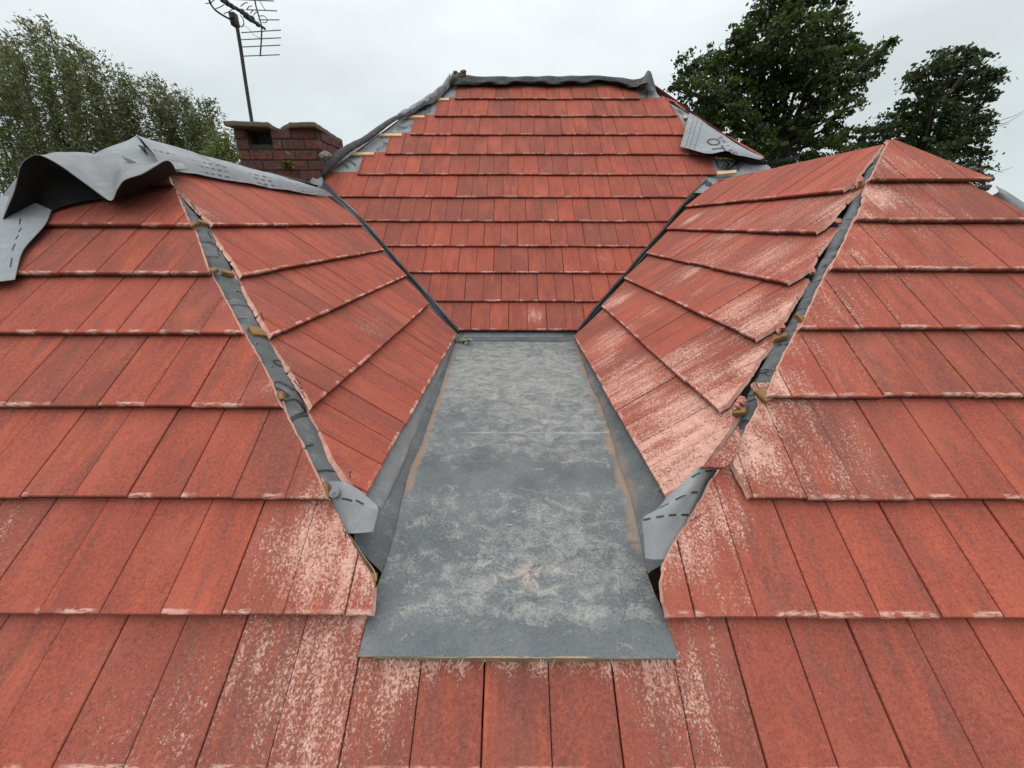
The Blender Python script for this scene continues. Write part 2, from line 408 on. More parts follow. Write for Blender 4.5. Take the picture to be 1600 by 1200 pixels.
_seed = [0]
def course(mb, fr, s0, s1, lo, hi, phase, wid=.151, over=.07, drop=.027, jlo=0, jhi=0, dustf=None, lo_cut=False, hi_cut=False, stop=None, smax=None, par=0, seed=None, flare=.0022):
    """One row of interlocking tiles. Each tile is two plain-tile halves with a false joint between them."""
    ss = np.linspace(s0, s1+over, 12)
    amin, amax = float(np.min(lo(ss))), float(np.max(hi(ss)))
    k0 = int(math.floor((amin-phase)/wid))-1; k1 = int(math.ceil((amax-phase)/wid))+1
    _seed[0] += 1; cs = _seed[0]*17.3
    for k in range(k0, k1):
        a0 = phase+k*wid; a1 = a0+wid
        if a1 < amin+.006 or a0 > amax-.006: continue
        tk = (k+par)//2; real_l = ((k+par) % 2 == 0)
        rt = float(hash1(cs+tk*3.7)); rh = float(hash1(cs+tk*9.1+k*1.3)); r2 = float(hash1(cs+k*5.9+tk))
        ds = (float(hash1(cs+tk*2.3+.7))-.5)*.006; dh = (float(hash1(cs+tk*4.4+.2))-.5)*.0035; tl = (float(hash1(cs+tk*7.4))-.5)*.004
        top = s1+over
        if stop is not None:
            st = stop(a0, a1)
            if st is not None: top = st
        if smax is not None: top = min(top, smax)
        near_cut = (lo_cut and a0 < amin+(amax-amin)*1.0 and float(np.max(lo(ss))) > a0) or (hi_cut and float(np.min(hi(ss))) < a1)
        st_ = .011 if near_cut else .034
        S = np.concatenate([[s0, s0, s0+.003, s0+.010], np.linspace(s0+.022, top, max(3, int((top-s0)/st_)))])
        H = np.concatenate([[-.0185, -.004, 0, 0], np.zeros(len(S)-4)])
        S[:4] += ds
        H = H-drop*np.clip((S-s0)/(s1-s0), 0, 1.2)+dh
        gl = .0022 if real_l else .0012; gr = .0012 if real_l else .0022
        cols = np.concatenate([[a0+gl, a0+gl, a0+gl+.0022], np.linspace(a0+.03, a1-.03, 4), [a1-gr-.0022, a1-gr, a1-gr]])
        hc = np.array([-.013 if real_l else -.006, -.0016, 0, 0, 0, 0, 0, 0, -.0016, -.006 if real_l else -.013])
        L = lo(S); Hh = hi(S)
        if lo_cut: L = L+vnoise(S*95+cs*3.1)*.0022+vnoise(S*31+cs)*.002*(1+jlo)
        if hi_cut: Hh = Hh+vnoise(S*95+cs*5.1)*.0018+vnoise(S*31+cs*2)*.0015*(1+jhi)
        A = np.clip(cols[None, :], L[:, None], Hh[:, None])
        if np.all(A[:, -1]-A[:, 0] < .004): continue
        HH = H[:, None]+hc[None, :]+tl*((A-a0)/wid-.5)
        cutL = (L > cols[0]+.001); cutR = (Hh < cols[-1]-.001)
        # clamped columns: keep them on the top surface, drop the outermost to form the sawn face
        for j in range(1, 5): HH[:, j] = np.where(cutL & (cols[j] < L), H+tl*((L-a0)/wid-.5), HH[:, j])
        for j in range(5, 9): HH[:, j] = np.where(cutR & (cols[j] > Hh), H+tl*((Hh-a0)/wid-.5), HH[:, j])
        w_ = .017
        HH[:, 0] = np.where(cutL, np.minimum(H-w_, HH[:, 0]), HH[:, 0]); HH[:, -1] = np.where(cutR, np.minimum(H-w_, HH[:, -1]), HH[:, -1])
        A = A.copy()
        if lo_cut: A[:, 0] = np.where(cutL, A[:, 0]-flare-.4*flare*vnoise(S*60+cs), A[:, 0])
        if hi_cut: A[:, -1] = np.where(cutR, A[:, -1]+flare+.4*flare*vnoise(S*60+cs), A[:, -1])
        HH[0] = np.minimum(HH[0], H[0]); 
        SS = np.repeat(S[:, None], A.shape[1], 1)
        P = fr.pt(A, SS, HH)
        dust = np.zeros(A.shape) if dustf is None else dustf(P)
        dust = np.minimum(dust*(.62+.6*rt), .97)
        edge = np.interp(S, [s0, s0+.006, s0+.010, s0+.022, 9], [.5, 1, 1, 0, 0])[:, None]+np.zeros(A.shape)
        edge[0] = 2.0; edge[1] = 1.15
        if lo_cut: dust[:, 0] = np.where(cutL, 1.6, dust[:, 0]); dust[:, 1] = np.where(cutL, 1.35, dust[:, 1]); edge[:, 0] = np.where(cutL, 0, edge[:, 0])
        if hi_cut: dust[:, -1] = np.where(cutR, 1.6, dust[:, -1]); dust[:, -2] = np.where(cutR, 1.35, dust[:, -2]); edge[:, -1] = np.where(cutR, 0, edge[:, -1])
        col = np.stack([np.full(A.shape, rt*.7+rh*.3), np.full(A.shape, r2), dust, edge], -1)
        tcv = np.stack([A+rt*31+rh*7, SS+rt*17+rh*11, np.full(A.shape, rh*5)], -1)
        na, nb = A.shape; idx = np.arange(na*nb).reshape(na, nb)
        q = np.stack([idx[:-1, :-1], idx[:-1, 1:], idx[1:, 1:], idx[1:, :-1]], -1)
        # drop the faces that collapsed at the cut
        wq = np.maximum(A[:-1, 1:]-A[:-1, :-1], A[1:, 1:]-A[1:, :-1]); hq = np.abs(HH[:-1, 1:]-HH[:-1, :-1])+np.abs(HH[1:, 1:]-HH[1:, :-1])
        tot = np.maximum((A[:-1, -2]-A[:-1, 1]), (A[1:, -2]-A[1:, 1]))[:, None]
        keep = ((wq > 1e-5) | (hq > 1e-4)) & (tot > .003)
        mb.add(P, q[keep], tile=col, tc=tcv)

def blobs(fr, lst, h=0):
    P0 = [(fr.hit(x, y, h), r, k) for x, y, r, k in lst]
    def f(P):
        o = np.zeros(P.shape[:-1])
        for c, r, k in P0:
            d = np.linalg.norm(P-c, axis=-1); o = np.maximum(o, k*np.clip(1.35-d/r, 0, 1))
        return o
    return f
def addf(*fs): return lambda P: np.maximum.reduce([f(P) for f in fs])

# ---------- edges traced on the photo, laid on their roof planes
FL_EDGE = [(216, 213), (240, 250), (262, 272), (264, 279), (279, 315), (297, 351), (310, 385), (327, 428), (339, 441), (361, 480), (382.6, 520), (404, 556), (425, 595), (444, 640), (466, 682), (489, 726), (509, 775), (525, 804), (541, 839), (562, 870), (580, 900), (583, 925), (580, 962)]
FRT_EDGE = [(1396, 213), (1384, 234), (1361.5, 276.5), (1352.5, 312), (1337, 348), (1317, 385), (1295, 420.5), (1270, 470), (1239, 530), (1217, 570), (1196, 620)]
FL_EDGE = [(x-4*(430 < y < 760), y) for x, y in FL_EDGE]
FRT_EDGE = [(x+3*(y > 400), y) for x, y in FRT_EDGE]
f_left = poly_fn(FR, FL_EDGE); f_right = poly_fn(FR, FRT_EDGE)
fr_780 = poly_fn(FR, [(1196, 618), (1195, 626), (1174, 662), (1150, 712), (1147, 722), (1160, 750), (1175, 783)])
fr_962 = poly_fn(FR, [(1140, 708), (1134, 728), (1118, 748), (1093, 796), (1064, 837), (1040, 884), (1034, 912), (1037, 940), (1044, 970)])
apL = FR.px(215, 212); apR = FR.px(1425, 218); cF = math.cos(R(36.94))
far_left = lambda s: np.maximum(-3.6, apL[0]-(apL[1]-s)*cF)
_t = [FR.px(1425, 218), FR.px(1572, 289)]; _u = [FR.px(1546, 291), FR.px(1606, 336)]
far_top = lambda s: _t[0][0]+(_t[0][1]-s)*(_t[1][0]-_t[0][0])/(_t[0][1]-_t[1][1])
far_right = lambda s: np.minimum(3.6, _u[0][0]+(_u[0][1]-s)*max(.25, (_u[1][0]-_u[0][0])/(_u[0][1]-_u[1][1])))

dF = blobs(FR, [(520, 850, .20, .95), (560, 900, .12, .95), (440, 850, .14, .55), (400, 860, .10, .35), (430, 1000, .22, .42), (350, 1060, .16, .4), (500, 1080, .26, .56), (250, 1150, .18, .45),
                (180, 1100, .12, .3), (595, 1045, .07, 1.0), (590, 1110, .08, .75), (620, 1040, .09, 1.0), (720, 1026, .055, .95), (790, 1026, .05, .9), (850, 1026, .05, .9), (905, 1026, .05, .95), (960, 1028, .055, .95), (1020, 1035, .07, .95), (1020, 1090, .08, .5), (670, 1030, .06, 1.0),
                (1080, 1080, .14, .65), (1075, 850, .15, .75), (1110, 800, .14, .85), (1130, 920, .13, .5), (1170, 700, .14, .85), (1195, 640, .12, .8), (1230, 590, .13, .85), (1250, 530, .13, .85), (1290, 480, .16, .75), (1300, 440, .13, .6),
                (1325, 400, .15, .75), (1350, 350, .17, .8), (1370, 300, .18, .8), (1400, 250, .22, .75), (1450, 260, .25, .5), (1390, 400, .2, .6), (1440, 330, .25, .42), (1340, 470, .2, .55), (1300, 560, .2, .5), (1500, 420, .3, .3), (1300, 720, .3, .36), (1260, 640, .14, .45), (1230, 740, .12, .5), (1200, 820, .14, .35), (1100, 1150, .16, .4),
                (415, 600, .05, .6), (370, 620, .05, .35), (10, 800, .12, .4), (0, 850, .1, .4), (350, 470, .05, .3), (560, 940, .12, .75), (1150, 1000, .12, .3)])
rowsL = [(-.297, -.014), (-.014, .272), (.272, .563), (.563, .862), (.862, 1.162), (1.162, 1.465), (1.465, 1.77), (1.77, 2.07)]
phL = {-.014: -1.171+.0, .272: -1.251, .563: -1.495, .862: -1.742, 1.162: -1.987, 1.465: -1.80, 1.77: -1.9}
mb = MB()
for s0, s1 in [(-1.21, -.91), (-.91, -.61), (-.61, -.297)]:
    course(mb, FR, s0, s1, const(-3.6), const(3.6), (-.063 if round(s0*10) % 2 else .012), .1505)
gs = FR.px(563, 1025)[1]
course(mb, FR, -.297, -.014, const(-3.6), const(3.6), -.0655, .1502, dustf=dF, stop=lambda a0, a1: (gs+.03 if (a0 > -.40 and a1 < .44) else None))
for s0, s1 in rowsL[1:]:
    course(mb, FR, s0, s1, far_left, f_left, phL[s0], .1515, dustf=dF, hi_cut=True, par=1, smax=2.17)
rR = [(-.014, .273, fr_962, .752), (.273, .606, fr_780, .835), (.606, .890, f_right, .912), (.890, 1.196, f_right, 1.267), (1.196, 1.507, f_right, 1.411), (1.507, 1.812, f_right, 1.680), (1.812, 2.16, f_right, 1.913)]
for s0, s1, lo, ph in rR:
    course(mb, FR, s0, s1, lo, far_top if s0 > 1.75 else far_right, ph, .1515, over=.115 if s0 < 0 else .07, dustf=dF, lo_cut=True, smax=2.225)
tslope = mb.build('tiled_slope', TILE, house, label='front slope of red tiles, split by the grey flat roof')

# ---------- left inner slope
L_HIP = [(216, 213), (243, 241), (271, 268), (285, 292), (300, 315), (318, 338), (331, 352), (346, 380), (360, 402), (374, 428), (392, 465), (407, 498), (421, 523), (447, 565), (468, 602), (487, 638), (506, 680), (520, 712), (538, 745), (552, 760), (560, 768)]
L_VAL = [(713, 520), (690, 495), (672, 475), (640, 435), (607, 397), (572, 356), (548, 330), (520, 306), (497, 285)]
L_HIP = [(x+4*(y > 300), y) for x, y in L_HIP]
l_hip = poly_fn(LF, L_HIP); l_val = poly_fn(LF, L_VAL)
dL = blobs(LF, [(320, 330, .08, .55), (375, 430, .08, .45), (430, 530, .08, .4), (600, 500, .16, .30), (580, 510, .1, .42), (500, 640, .07, .35), (555, 740, .05, .4), (440, 560, .10, .3), (350, 300, .3, .22), (300, 290, .2, .3)])
mb = MB(); LS = [-.135, .177, .476, .784, 1.10, 1.42, 1.72]; LP = [1.137, 1.165, 1.20, 1.15, 1.19, 1.16]
for i in range(6):
    course(mb, LF, LS[i], LS[i+1], l_hip, l_val, LP[i], .1515, dustf=dL, lo_cut=True, jlo=.5, flare=.0075, over=.11 if i == 4 else .07, par=i % 2) if i < 5 else None
mb.build('tiled_slope', TILE, house, label='left inner slope of red tiles beside the flat roof')

# ---------- right inner slope
R_VAL = [(897.5, 524), (939, 478.5), (975, 433.5), (1000, 407), (1041, 357.5), (1067.5, 325), (1095, 300), (1122, 275), (1140, 262)]
r_val = poly_fn(RF, R_VAL)
def rc(*pts): return poly_fn(RF, [(x-4*(y > 300), y-1*(y > 300)) for x, y in pts])
r_hips = [rc((1037, 787), (1052, 779), (1064, 771), (1083, 745), (1102, 721), (1124, 686), (1147, 650), (1158, 632), (1164, 622), (1170, 610)),
          rc((1121, 643), (1137, 634), (1149, 617), (1157, 606), (1165, 595), (1187, 555), (1205, 530), (1213, 518), (1220, 500)),
          rc((1182, 531.5), (1198, 520), (1212, 510), (1218, 503), (1227, 495), (1240, 470), (1262, 428), (1266, 422), (1270, 412)),
          rc((1237, 439.5), (1252, 430), (1264, 421), (1266, 417), (1269, 413), (1288, 378), (1307, 350), (1312, 346), (1318, 335)),
          rc((1281, 361), (1293, 353), (1302, 342), (1304, 338), (1320, 315), (1335, 294), (1340, 288)),
          rc((1324, 292), (1333, 285), (1337, 277), (1341, 270), (1355, 249), (1369, 229), (1377, 217), (1380, 213))]
dR = lambda P: np.minimum(1, .16+.95*_dR(P))
_dR = blobs(RF, [(1040, 740, .18, .95), (1090, 680, .16, .9), (1010, 680, .16, .7), (980, 600, .26, .8), (950, 530, .2, .7), (1060, 640, .2, .85), (1020, 620, .10, .65), (940, 560, .15, .55), (1130, 620, .13, .85), (1100, 590, .12, .6), (1060, 560, .18, .5), (1180, 560, .13, .8), (960, 470, .16, .6), (1010, 480, .16, .45),
                (1150, 480, .16, .6), (1190, 500, .14, .65), (1240, 470, .14, .7), (1100, 450, .16, .35), (1250, 410, .14, .5), (1290, 370, .12, .6), (1200, 400, .2, .6), (1310, 320, .16, .6), (1150, 350, .25, .5), (1100, 410, .25, .5), (1330, 280, .13, .4), (1240, 320, .3, .28), (1360, 240, .15, .3), (1080, 340, .12, .5), (1130, 330, .3, .25), (1060, 385, .2, .3)])
mb = MB(); RS = [-.125, .186, .487, .782, 1.10, 1.41, 1.75]; RP = [1.0, 1.04, .98, 1.02, 1.0, 1.05]
for i in range(6):
    course(mb, RF, RS[i], RS[i+1], r_hips[i], r_val, RP[i], .1515, dustf=dR, lo_cut=True, jlo=.3, smax=1.833 if i == 5 else None, par=i % 2, over=.085 if i == 5 else .07)
mb.build('tiled_slope', TILE, house, label='right inner slope of red tiles, streaked with pale cutting dust')

# ---------- back slope
B_VL = [(717.6, 515), (700, 494), (680, 470), (648, 436), (615, 398), (580, 357), (556, 331), (528, 305), (508, 283), (499, 271), (497, 268)]
B_VR = [(902, 515), (937, 470), (977.5, 425), (1000, 397), (1035, 357.5), (1044, 345), (1074, 307.5), (1105, 277.5), (1107, 274)]
b_l = poly_fn(BK, B_VL); b_r = poly_fn(BK, B_VR)
brow = [515, 470, 425.5, 384, 345, 307.3, 271.8, 240, 209.5, 180.5, 153.5, 130.5]
bs = [BK.px(800, y)[1] for y in brow]
bph = [-.342, -.561, -.787, -.729, -.80, -.72, -.663, -.74, -.69, -.76, -.52]
def bx(px, py): return BK.px(px, py)[0]
b_lo = [b_l]*6+[const(bx(557.5, 271.5)), const(bx(601, 240)), const(bx(641, 209)), const(bx(679, 180)), const(bx(711, 152))]
top5 = poly_fn(BK, [(508, 283), (503, 274), (515, 266), (530, 265)])
b_lo[5] = poly_fn(BK, [(556, 331), (528, 305), (505, 278), (503, 273), (512, 266), (520, 262)])
b_hi = [b_r]*6+[const(bx(1121, 272.5)), const(bx(1103, 241)), const(bx(1074, 211)), poly_fn(BK, [(1060, 183), (1046, 154), (1040, 152)]), const(bx(1000.5, 155.5))]
dB = blobs(BK, [(938, 402, .10, .62), (835, 491, .10, .62), (730, 470, .06, .3), (960, 500, .08, .2)])
mb = MB()
for i in range(11):
    course(mb, BK, bs[i], bs[i+1], b_lo[i], b_hi[i], bph[i], .1535, dustf=dB, par=i % 2, smax=bs[11] if i == 10 else None, drop=.022)
mb.build('tiled_slope', TILE, house, label='back slope of small red tiles rising to the ridge')

# ---------- sheathing below the tiles (dark, closes the joints) and outer slopes
def quadpts(fr, pts, h): return [fr.pt(a, s, h) for a, s in pts]
mb = MB()
hipL = lambda s: float(f_left(s)); hipR = lambda s: float(f_right(s))
for fn, sg in ((f_left, -1), (f_right, 1)):
    S = np.linspace(-.06, 2.1, 30); e = np.array([float(fn(s)) for s in S])
    if sg > 0: e = np.where(S < .3, np.array([float(fr_962(s)) for s in S]), e)
    o = np.clip([float(far_left(s)+.02 if sg < 0 else min(far_right(s), far_top(s))-.04) for s in S], -3.6, 3.6)
    G = np.array([FR.pt(np.linspace(a, b+sg*.012, 6), s, -.045) for a, b, s in zip(o, e-sg*.0, S)])
    mb.grid(G)
S = np.linspace(-1.21, -.06, 5); mb.grid(np.array([FR.pt(np.linspace(-3.6, 3.6, 6), s, -.045) for s in S]))
for fr, lo, hi, sa, sb in ((LF, l_hip, l_val, -.13, 1.74), (RF, None, r_val, -.12, 1.83), (BK, b_l, b_r, bs[0]+.02, bs[5])):
    S = np.linspace(sa, sb, 30)
    rh = lambda s: float(r_hips[min(5, max(0, int(np.searchsorted(RS, s)-1)))](s))
    L = [float(lo(s)) if lo else rh(s) for s in S]
    mb.grid(np.array([fr.pt(np.linspace(a+.012, float(hi(s))-.0, 6), s, -.045) for a, s in zip(L, S)]))
mb.build('roof_deck', DECK, house)

# ---------- underlay on the back slope, seen where tiles are missing
mb = MB()
S = np.linspace(bs[5]+.10, BK.px(800, 125)[1], 26)
u_l = poly_fn(BK, [(470, 300), (497, 275), (548, 229), (600, 198), (640, 171), (672, 153), (703, 125), (709, 117)])
u_r = poly_fn(BK, [(1112, 300), (1215, 262), (1190, 246), (1120, 200), (1075, 172), (1032, 147), (1014, 118)])
G = []
for s in S:
    a = np.linspace(float(u_l(s)), float(u_r(s)), 90); p = BK.pt(a, s, -.032)
    p = p+BK.n*(noise3(p, 9)*.006)[:, None]; G.append(p)
mb.grid(np.array(G))
und = mb.build('underlay', MEM_L, house, smooth=True, label='pale grey printed underlay showing at the stepped tile ends')

# printing helpers -------------------------------------------------
def text_mesh(body, size):
    cu = bpy.data.curves.new('t', 'FONT'); cu.body = body; cu.size = size; cu.resolution_u = 4
    ob = bpy.data.objects.new('t', cu); scene.collection.objects.link(ob); bpy.context.view_layer.update()
    me = ob.to_mesh(); V = np.array([v.co[:] for v in me.vertices]); F = [tuple(p.vertices) for p in me.polygons]
    ob.to_mesh_clear(); bpy.data.objects.remove(ob); bpy.data.curves.remove(cu)
    return V, F
def plane_print(mb, o, ex, ey, V, F):
    o = np.asarray(o); V = np.asarray(V); mb.add(o+V[:, :1]*ex+V[:, 1:2]*ey, F)
def seg(mb, fr, p, q, wd, h):
    """a printed bar between two picture points lying on a roof plane"""
    A = fr.hit(p[0], p[1], h); B = fr.hit(q[0], q[1], h); d = B-A; d = d/np.linalg.norm(d); n = np.cross(fr.n, d)*wd/2
    mb.add([A-n, B-n, B+n, A+n], [(0, 1, 2, 3)])
mb = MB()
hpx = [(1119, 252), (1126, 246), (1140, 256), (1136, 264), (1124, 262), (1119, 252)]
for a, b in zip(hpx[:-1], hpx[1:]): seg(mb, BK, a, b, .012, -.020)
for a, b in [((1115, 250), (1124, 244)), ((1124, 244), (1150, 254)), ((1132, 256), (1128, 263)), ((1138, 256), (1133, 264)), ((1130, 258), (1137, 260))]: seg(mb, BK, a, b, .014 if b[0] > 1140 else .010, -.020)
seg(mb, BK, (1154, 252), (1131, 271), .030, -.020)
for a, b in [((1012, 140), (1010, 152)), ((1004, 146), (1024, 141)), ((1060, 170), (1068, 178)), ((1055, 162), (1075, 176)), ((1052, 168), (1066, 176)),
             ((560, 226), (575, 214)), ((530, 258), (548, 247)), ((545, 262), (532, 250)), ((556, 258), (541, 246)), ((598, 222), (612, 226)), ((620, 196), (634, 200)), ((650, 168), (672, 164)), ((655, 172), (668, 169)), ((690, 150), (700, 140)), ((684, 146), (694, 151))]:
    seg(mb, BK, a, b, .012, -.020)
V, F = text_mesh("OFI", .085); V[:, 0] *= 1.35
o_ = BK.hit(1151, 270, -.019); e1 = BK.hit(1168, 252, -.019)-o_; e1 /= np.linalg.norm(e1); plane_print(mb, o_, e1, np.cross(BK.n, e1), V, F)
V, F = text_mesh("ROOF", .05); V[:, 0] *= 1.5
for (ox, oy, qx, qy) in ((621, 203, 642, 197), (590, 235, 605, 226), (655, 183, 668, 176)):
    o_ = BK.hit(ox, oy, -.019); e1 = BK.hit(qx, qy, -.019)-o_; e1 /= np.linalg.norm(e1); plane_print(mb, o_, e1, np.cross(BK.n, e1), V, F)
mb.build('printed_lettering', INK, und)

# ---------- battens on the back slope (ends project past the stepped tiles)
def batten(fr, pa, pb, h=-.018, wd=.045, th=.022, mat=WOODN, extend=.12, name='batten'):
    A = fr.hit(*pa, h); B = fr.hit(*pb, h); d = B-A; L = np.linalg.norm(d); d /= L; y = np.cross(fr.n, d)
    mb = MB(); mb.box((A+B)/2+d*extend/2, d, y, fr.n, L/2+extend/2, wd/2, th/2, bev=.002); return mb.build(name, mat, house)
for x, y, ln in ((549, 241, 18), (593, 211.5, 18), (632, 183, 15), (674, 156, 12), (704, 130, 9)):
    batten(BK, (x, y), (x+ln, y))
for x, y, x2 in ((1118, 246, 1150), (1000, 133, 1010), (1068, 184, 1074)):
    batten(BK, (x, y), (x2, y), extend=0)
batten(BK, (1120, 271.5), (1150, 269), h=.01, extend=.0)

# ---------- hip battens ends of old timber poking out between the cut tiles
def chip(px, py, fr, wpx, hpx, ang, h=-.012, mat=WOODO, th=.018):
    c = fr.hit(px, py, h); sc = np.linalg.norm(c)/FPX
    d = fr.eu*math.cos(ang)+fr.es*math.sin(ang); y = np.cross(fr.n, d)
    mb = MB(); mb.box(c-fr.n*.006, d, y, fr.n, wpx*sc*.42, hpx*sc*.42, th/2, bev=.002)
    # splintered end
    V = mb.v[-1]; V += (rng.random(V.shape)-.5)*.004
    mb.build('batten_end', mat, house)
for px, py, fr, wq, hq, an in ((299, 350, FR, 9, 12, .9), (318, 347, LF, 6, 13, 1.2), (334, 421, FR, 8, 8, -.6), (356, 425, LF, 9, 14, .8), (402, 517, LF, 19, 19, 1.0), (507, 768, FR, 12, 26, .3),
                               (438, 618, FR, 8, 16, .4), (1338, 291, RF, 7, 12, .6), (1219, 525, RF, 10, 17, .7), (1251, 495, FR, 8, 16, .5), (1154, 642, RF, 11, 19, .7), (1193, 617, FR, 14, 24, .5), (581, 912, FR, 12, 30, .1)):
    chip(px, py, fr, wq, hq, an)

# ---------- membrane over the two hips
def hip_dir(fs):
    d = np.cross(FR.n, fs.n); d /= np.linalg.norm(d); return d if d[2] > 0 else -d
HIPW = .15
def hip_membrane(fs, name_l, t0, t1, edgeF, edgeS):
    """rounded strip bridging the gap between the sawn tiles of the front slope and of a side slope"""
    d = hip_dir(fs)
    def line(fr, pts):
        X = np.array([fr.hit(x, y) for x, y in pts]); t = X@d; o = np.argsort(t); X = X[o]; t = t[o]
        return lambda q: np.array([np.interp(q, t, X[:, k]) for k in range(3)])
    lF, lS = line(FR, edgeF), line(fs, edgeS)
    ts = np.arange(t0-.02, t1+.03, .01); secs = []
    for t in ts:
        A_ = np.mean([lF(t+k) for k in (-.04, -.02, 0, .02, .04)], 0); B_ = np.mean([lS(t+k) for k in (-.04, -.02, 0, .02, .04)], 0)
        ac = B_-A_; ac = ac-(ac@d)*d; ac /= np.linalg.norm(ac); eF = np.cross(FR.n, d); eF = eF if eF@ac < 0 else -eF; eS = np.cross(fs.n, d); eS = eS if eS@ac > 0 else -eS
        up = FR.n+fs.n; up /= np.linalg.norm(up); m_ = (A_+B_)/2; dp = up*(.016 if fs is RF else .003)
        P = np.array([A_+eF*.045-FR.n*.066, A_+eF*.022-FR.n*.056, A_-FR.n*.044, A_*.7+m_*.3-up*.032, m_-up*.023, B_*.7+m_*.3-up*.036, B_-fs.n*.068, B_+eS*.022-fs.n*.078, B_+eS*.11-fs.n*.075])-dp
        secs.append(catmull(P, 25))
    secs = np.array(secs)
    def surf(t, v, lift=0):    # v in 0..1 across
        q = np.clip((t-ts[0])/.01, 0, len(ts)-1.001); a = int(q); fa = q-a
        j = np.clip(v, 0, 1)*24; i = int(np.clip(math.floor(j), 0, 23)); f = j-i
        sec = secs[a]*(1-fa)+secs[a+1]*fa
        p = sec[i]*(1-f)+sec[i+1]*f
        wr = .0045*math.sin(t*23+v*5+2*math.sin(t*7))*math.sin(v*3.14)+.0022*math.sin(t*61+v*11)+.002*vnoise(t*31+v*4)+.003*vnoise(t*9-v*6)
        up = FR.n+fs.n; up /= np.linalg.norm(up)
        return p+up*(wr+lift)
    T = np.arange(t0, t1, .012); G = np.array([[surf(t, v) for v in np.linspace(0, 1, 25)] for t in T])
    m = MB(); m.grid(G); o = m.build('hip_underlay', MEM_H, house, smooth=True, label=name_l)
    return surf, None, d, o
def hip_t(fs, px, py):
    X = fs.hit(px, py); d = np.cross(FR.n, fs.n); d /= np.linalg.norm(d); d = d if d[2] > 0 else -d; return float(X@d)
tl0, tl1 = hip_t(LF, 545, 790), hip_t(LF, 262, 255)
surfL, _, _, oL = hip_membrane(LF, 'grey printed underlay strip along the left hip', tl0, tl1+.05, FL_EDGE, L_HIP)
tr0, tr1 = hip_t(RF, 1085, 770), hip_t(RF, 1392, 205)
surfR, _, _, oR = hip_membrane(RF, 'grey printed underlay strip along the right hip', tr0, tr1, FRT_EDGE+[(1174, 662), (1150, 712), (1134, 728), (1118, 748), (1088, 800)], [(1380, 213), (1355, 249), (1337, 285), (1305, 342), (1288, 378), (1264, 424), (1227, 495), (1207, 522), (1165, 595), (1150, 640), (1102, 721), (1064, 771)])
def band(m, surf, t, v0, v1, wd=.006, skew=0.0):
    V = np.linspace(v0, v1, 8); G = [[surf(t+skew*(v-v0), v, .0015), ] for v in V]
    G = np.array([[surf(t-wd/2+skew*(v-v0), v, .0018) for v in V], [surf(t+wd/2+skew*(v-v0), v, .0018) for v in V]]); m.grid(G)
def surf_text(m, surf, body, t, v, size, tdir=1, aspect=1.0):
    V, F = text_mesh(body, size); vs = .0115*24
    P = np.array([surf(t+tdir*y, v+x*aspect/HIPW, .002) for x, y, _ in V]); m.add(P, F)
def hip_line(m, surf, pts, wd=.006):
    for (t0, v0), (t1, v1) in zip(pts[:-1], pts[1:]):
        n = 6; c = [(t0+(t1-t0)*k/n, v0+(v1-v0)*k/n) for k in range(n+1)]
        dt, dv = t1-t0, (v1-v0)*HIPW; L = math.hypot(dt, dv)+1e-9; nx, ny = -dv/L*wd/2, dt/L*wd/2/HIPW
        m.grid(np.array([[surf(a+nx, b+ny, .0018) for a, b in c], [surf(a-nx, b-ny, .0018) for a, b in c]]))
m = MB()
TL = lambda px, py: hip_t(LF, px, py)
for (px, py, v0, v1, wd, sk) in ((350, 356, .1, .75, .008, .02), (360, 378, .1, .8, .013, .0), (372, 402, .1, .8, .013, 0), (385, 460, .2, .45, .006, .05), (392, 472, .3, .6, .006, .05), (400, 452, .55, .7, .006, 0), (420, 500, .1, .5, .004, .03), (505, 690, .3, .5, .006, .02), (522, 728, .3, .6, .008, -.02), (515, 712, .6, .75, .008, 0),
                                  (300, 300, .2, .45, .005, .03), (330, 330, .2, .4, .005, .05)):
    band(m, surfL, TL(px, py), v0, v1, wd, sk)
t = TL(470, 615)
hip_line(m, surfL, [(t-.02, .18), (t+.05, .22), (t+.075, .45), (t-.03, .78), (t-.07, .62), (t-.11, .38)], .007)
hip_line(m, surfL, [(t+.035, .28), (t+.045, .40), (t-.0, .48), (t-.01, .36)], .006)
hip_line(m, surfL, [(t-.02, .42), (t-.01, .55), (t-.055, .60), (t-.09, .45), (t-.12, .30)], .006)
surf_text(m, surfL, "O", TL(448, 565), .50, .045, 1, .8)
surf_text(m, surfL, "O", TL(440, 585), .12, .045, 1, .8)
m.build('printed_lettering', INK, oL)
m = MB(); TR = lambda px, py: hip_t(RF, px, py)
# on the right-hand strip v=0 is the front-slope side, so writing reads from high v to low v
def surf_text2(m, surf, body, px, py, v, size):
    V, F = text_mesh(body, size); t = TR(px, py)
    P = np.array([surf(t+y, v-x/HIPW, .002) for x, y, _ in V]); m.add(P, F)
surf_text2(m, surfR, "R", 1200, 575, .64, .05); surf_text2(m, surfR, "O", 1185, 597, .68, .055); surf_text2(m, surfR, "O", 1170, 618, .74, .055)
surf_text2(m, surfR, "as", 1225, 530, .56, .030)
for (px, py, v0, v1, wd, sk) in ((1305, 372, .1, .9, .020, .02), (1297, 388, .1, .9, .020, .02), (1290, 402, .2, .9, .024, .0), (1276, 428, .2, .8, .006, .04), (1250, 470, .3, .7, .005, .03), (1238, 490, .2, .7, .005, -.04), (1325, 330, .1, .8, .012, .05), (1245, 455, .5, .8, .006, .03),
                                  (1150, 655, .1, .55, .05, .02), (1110, 730, .35, .6, .007, .02), (1108, 735, .1, .25, .007, .02)):
    band(m, surfR, TR(px, py), v0, v1, wd, sk)
m.build('printed_lettering', INK, oR)

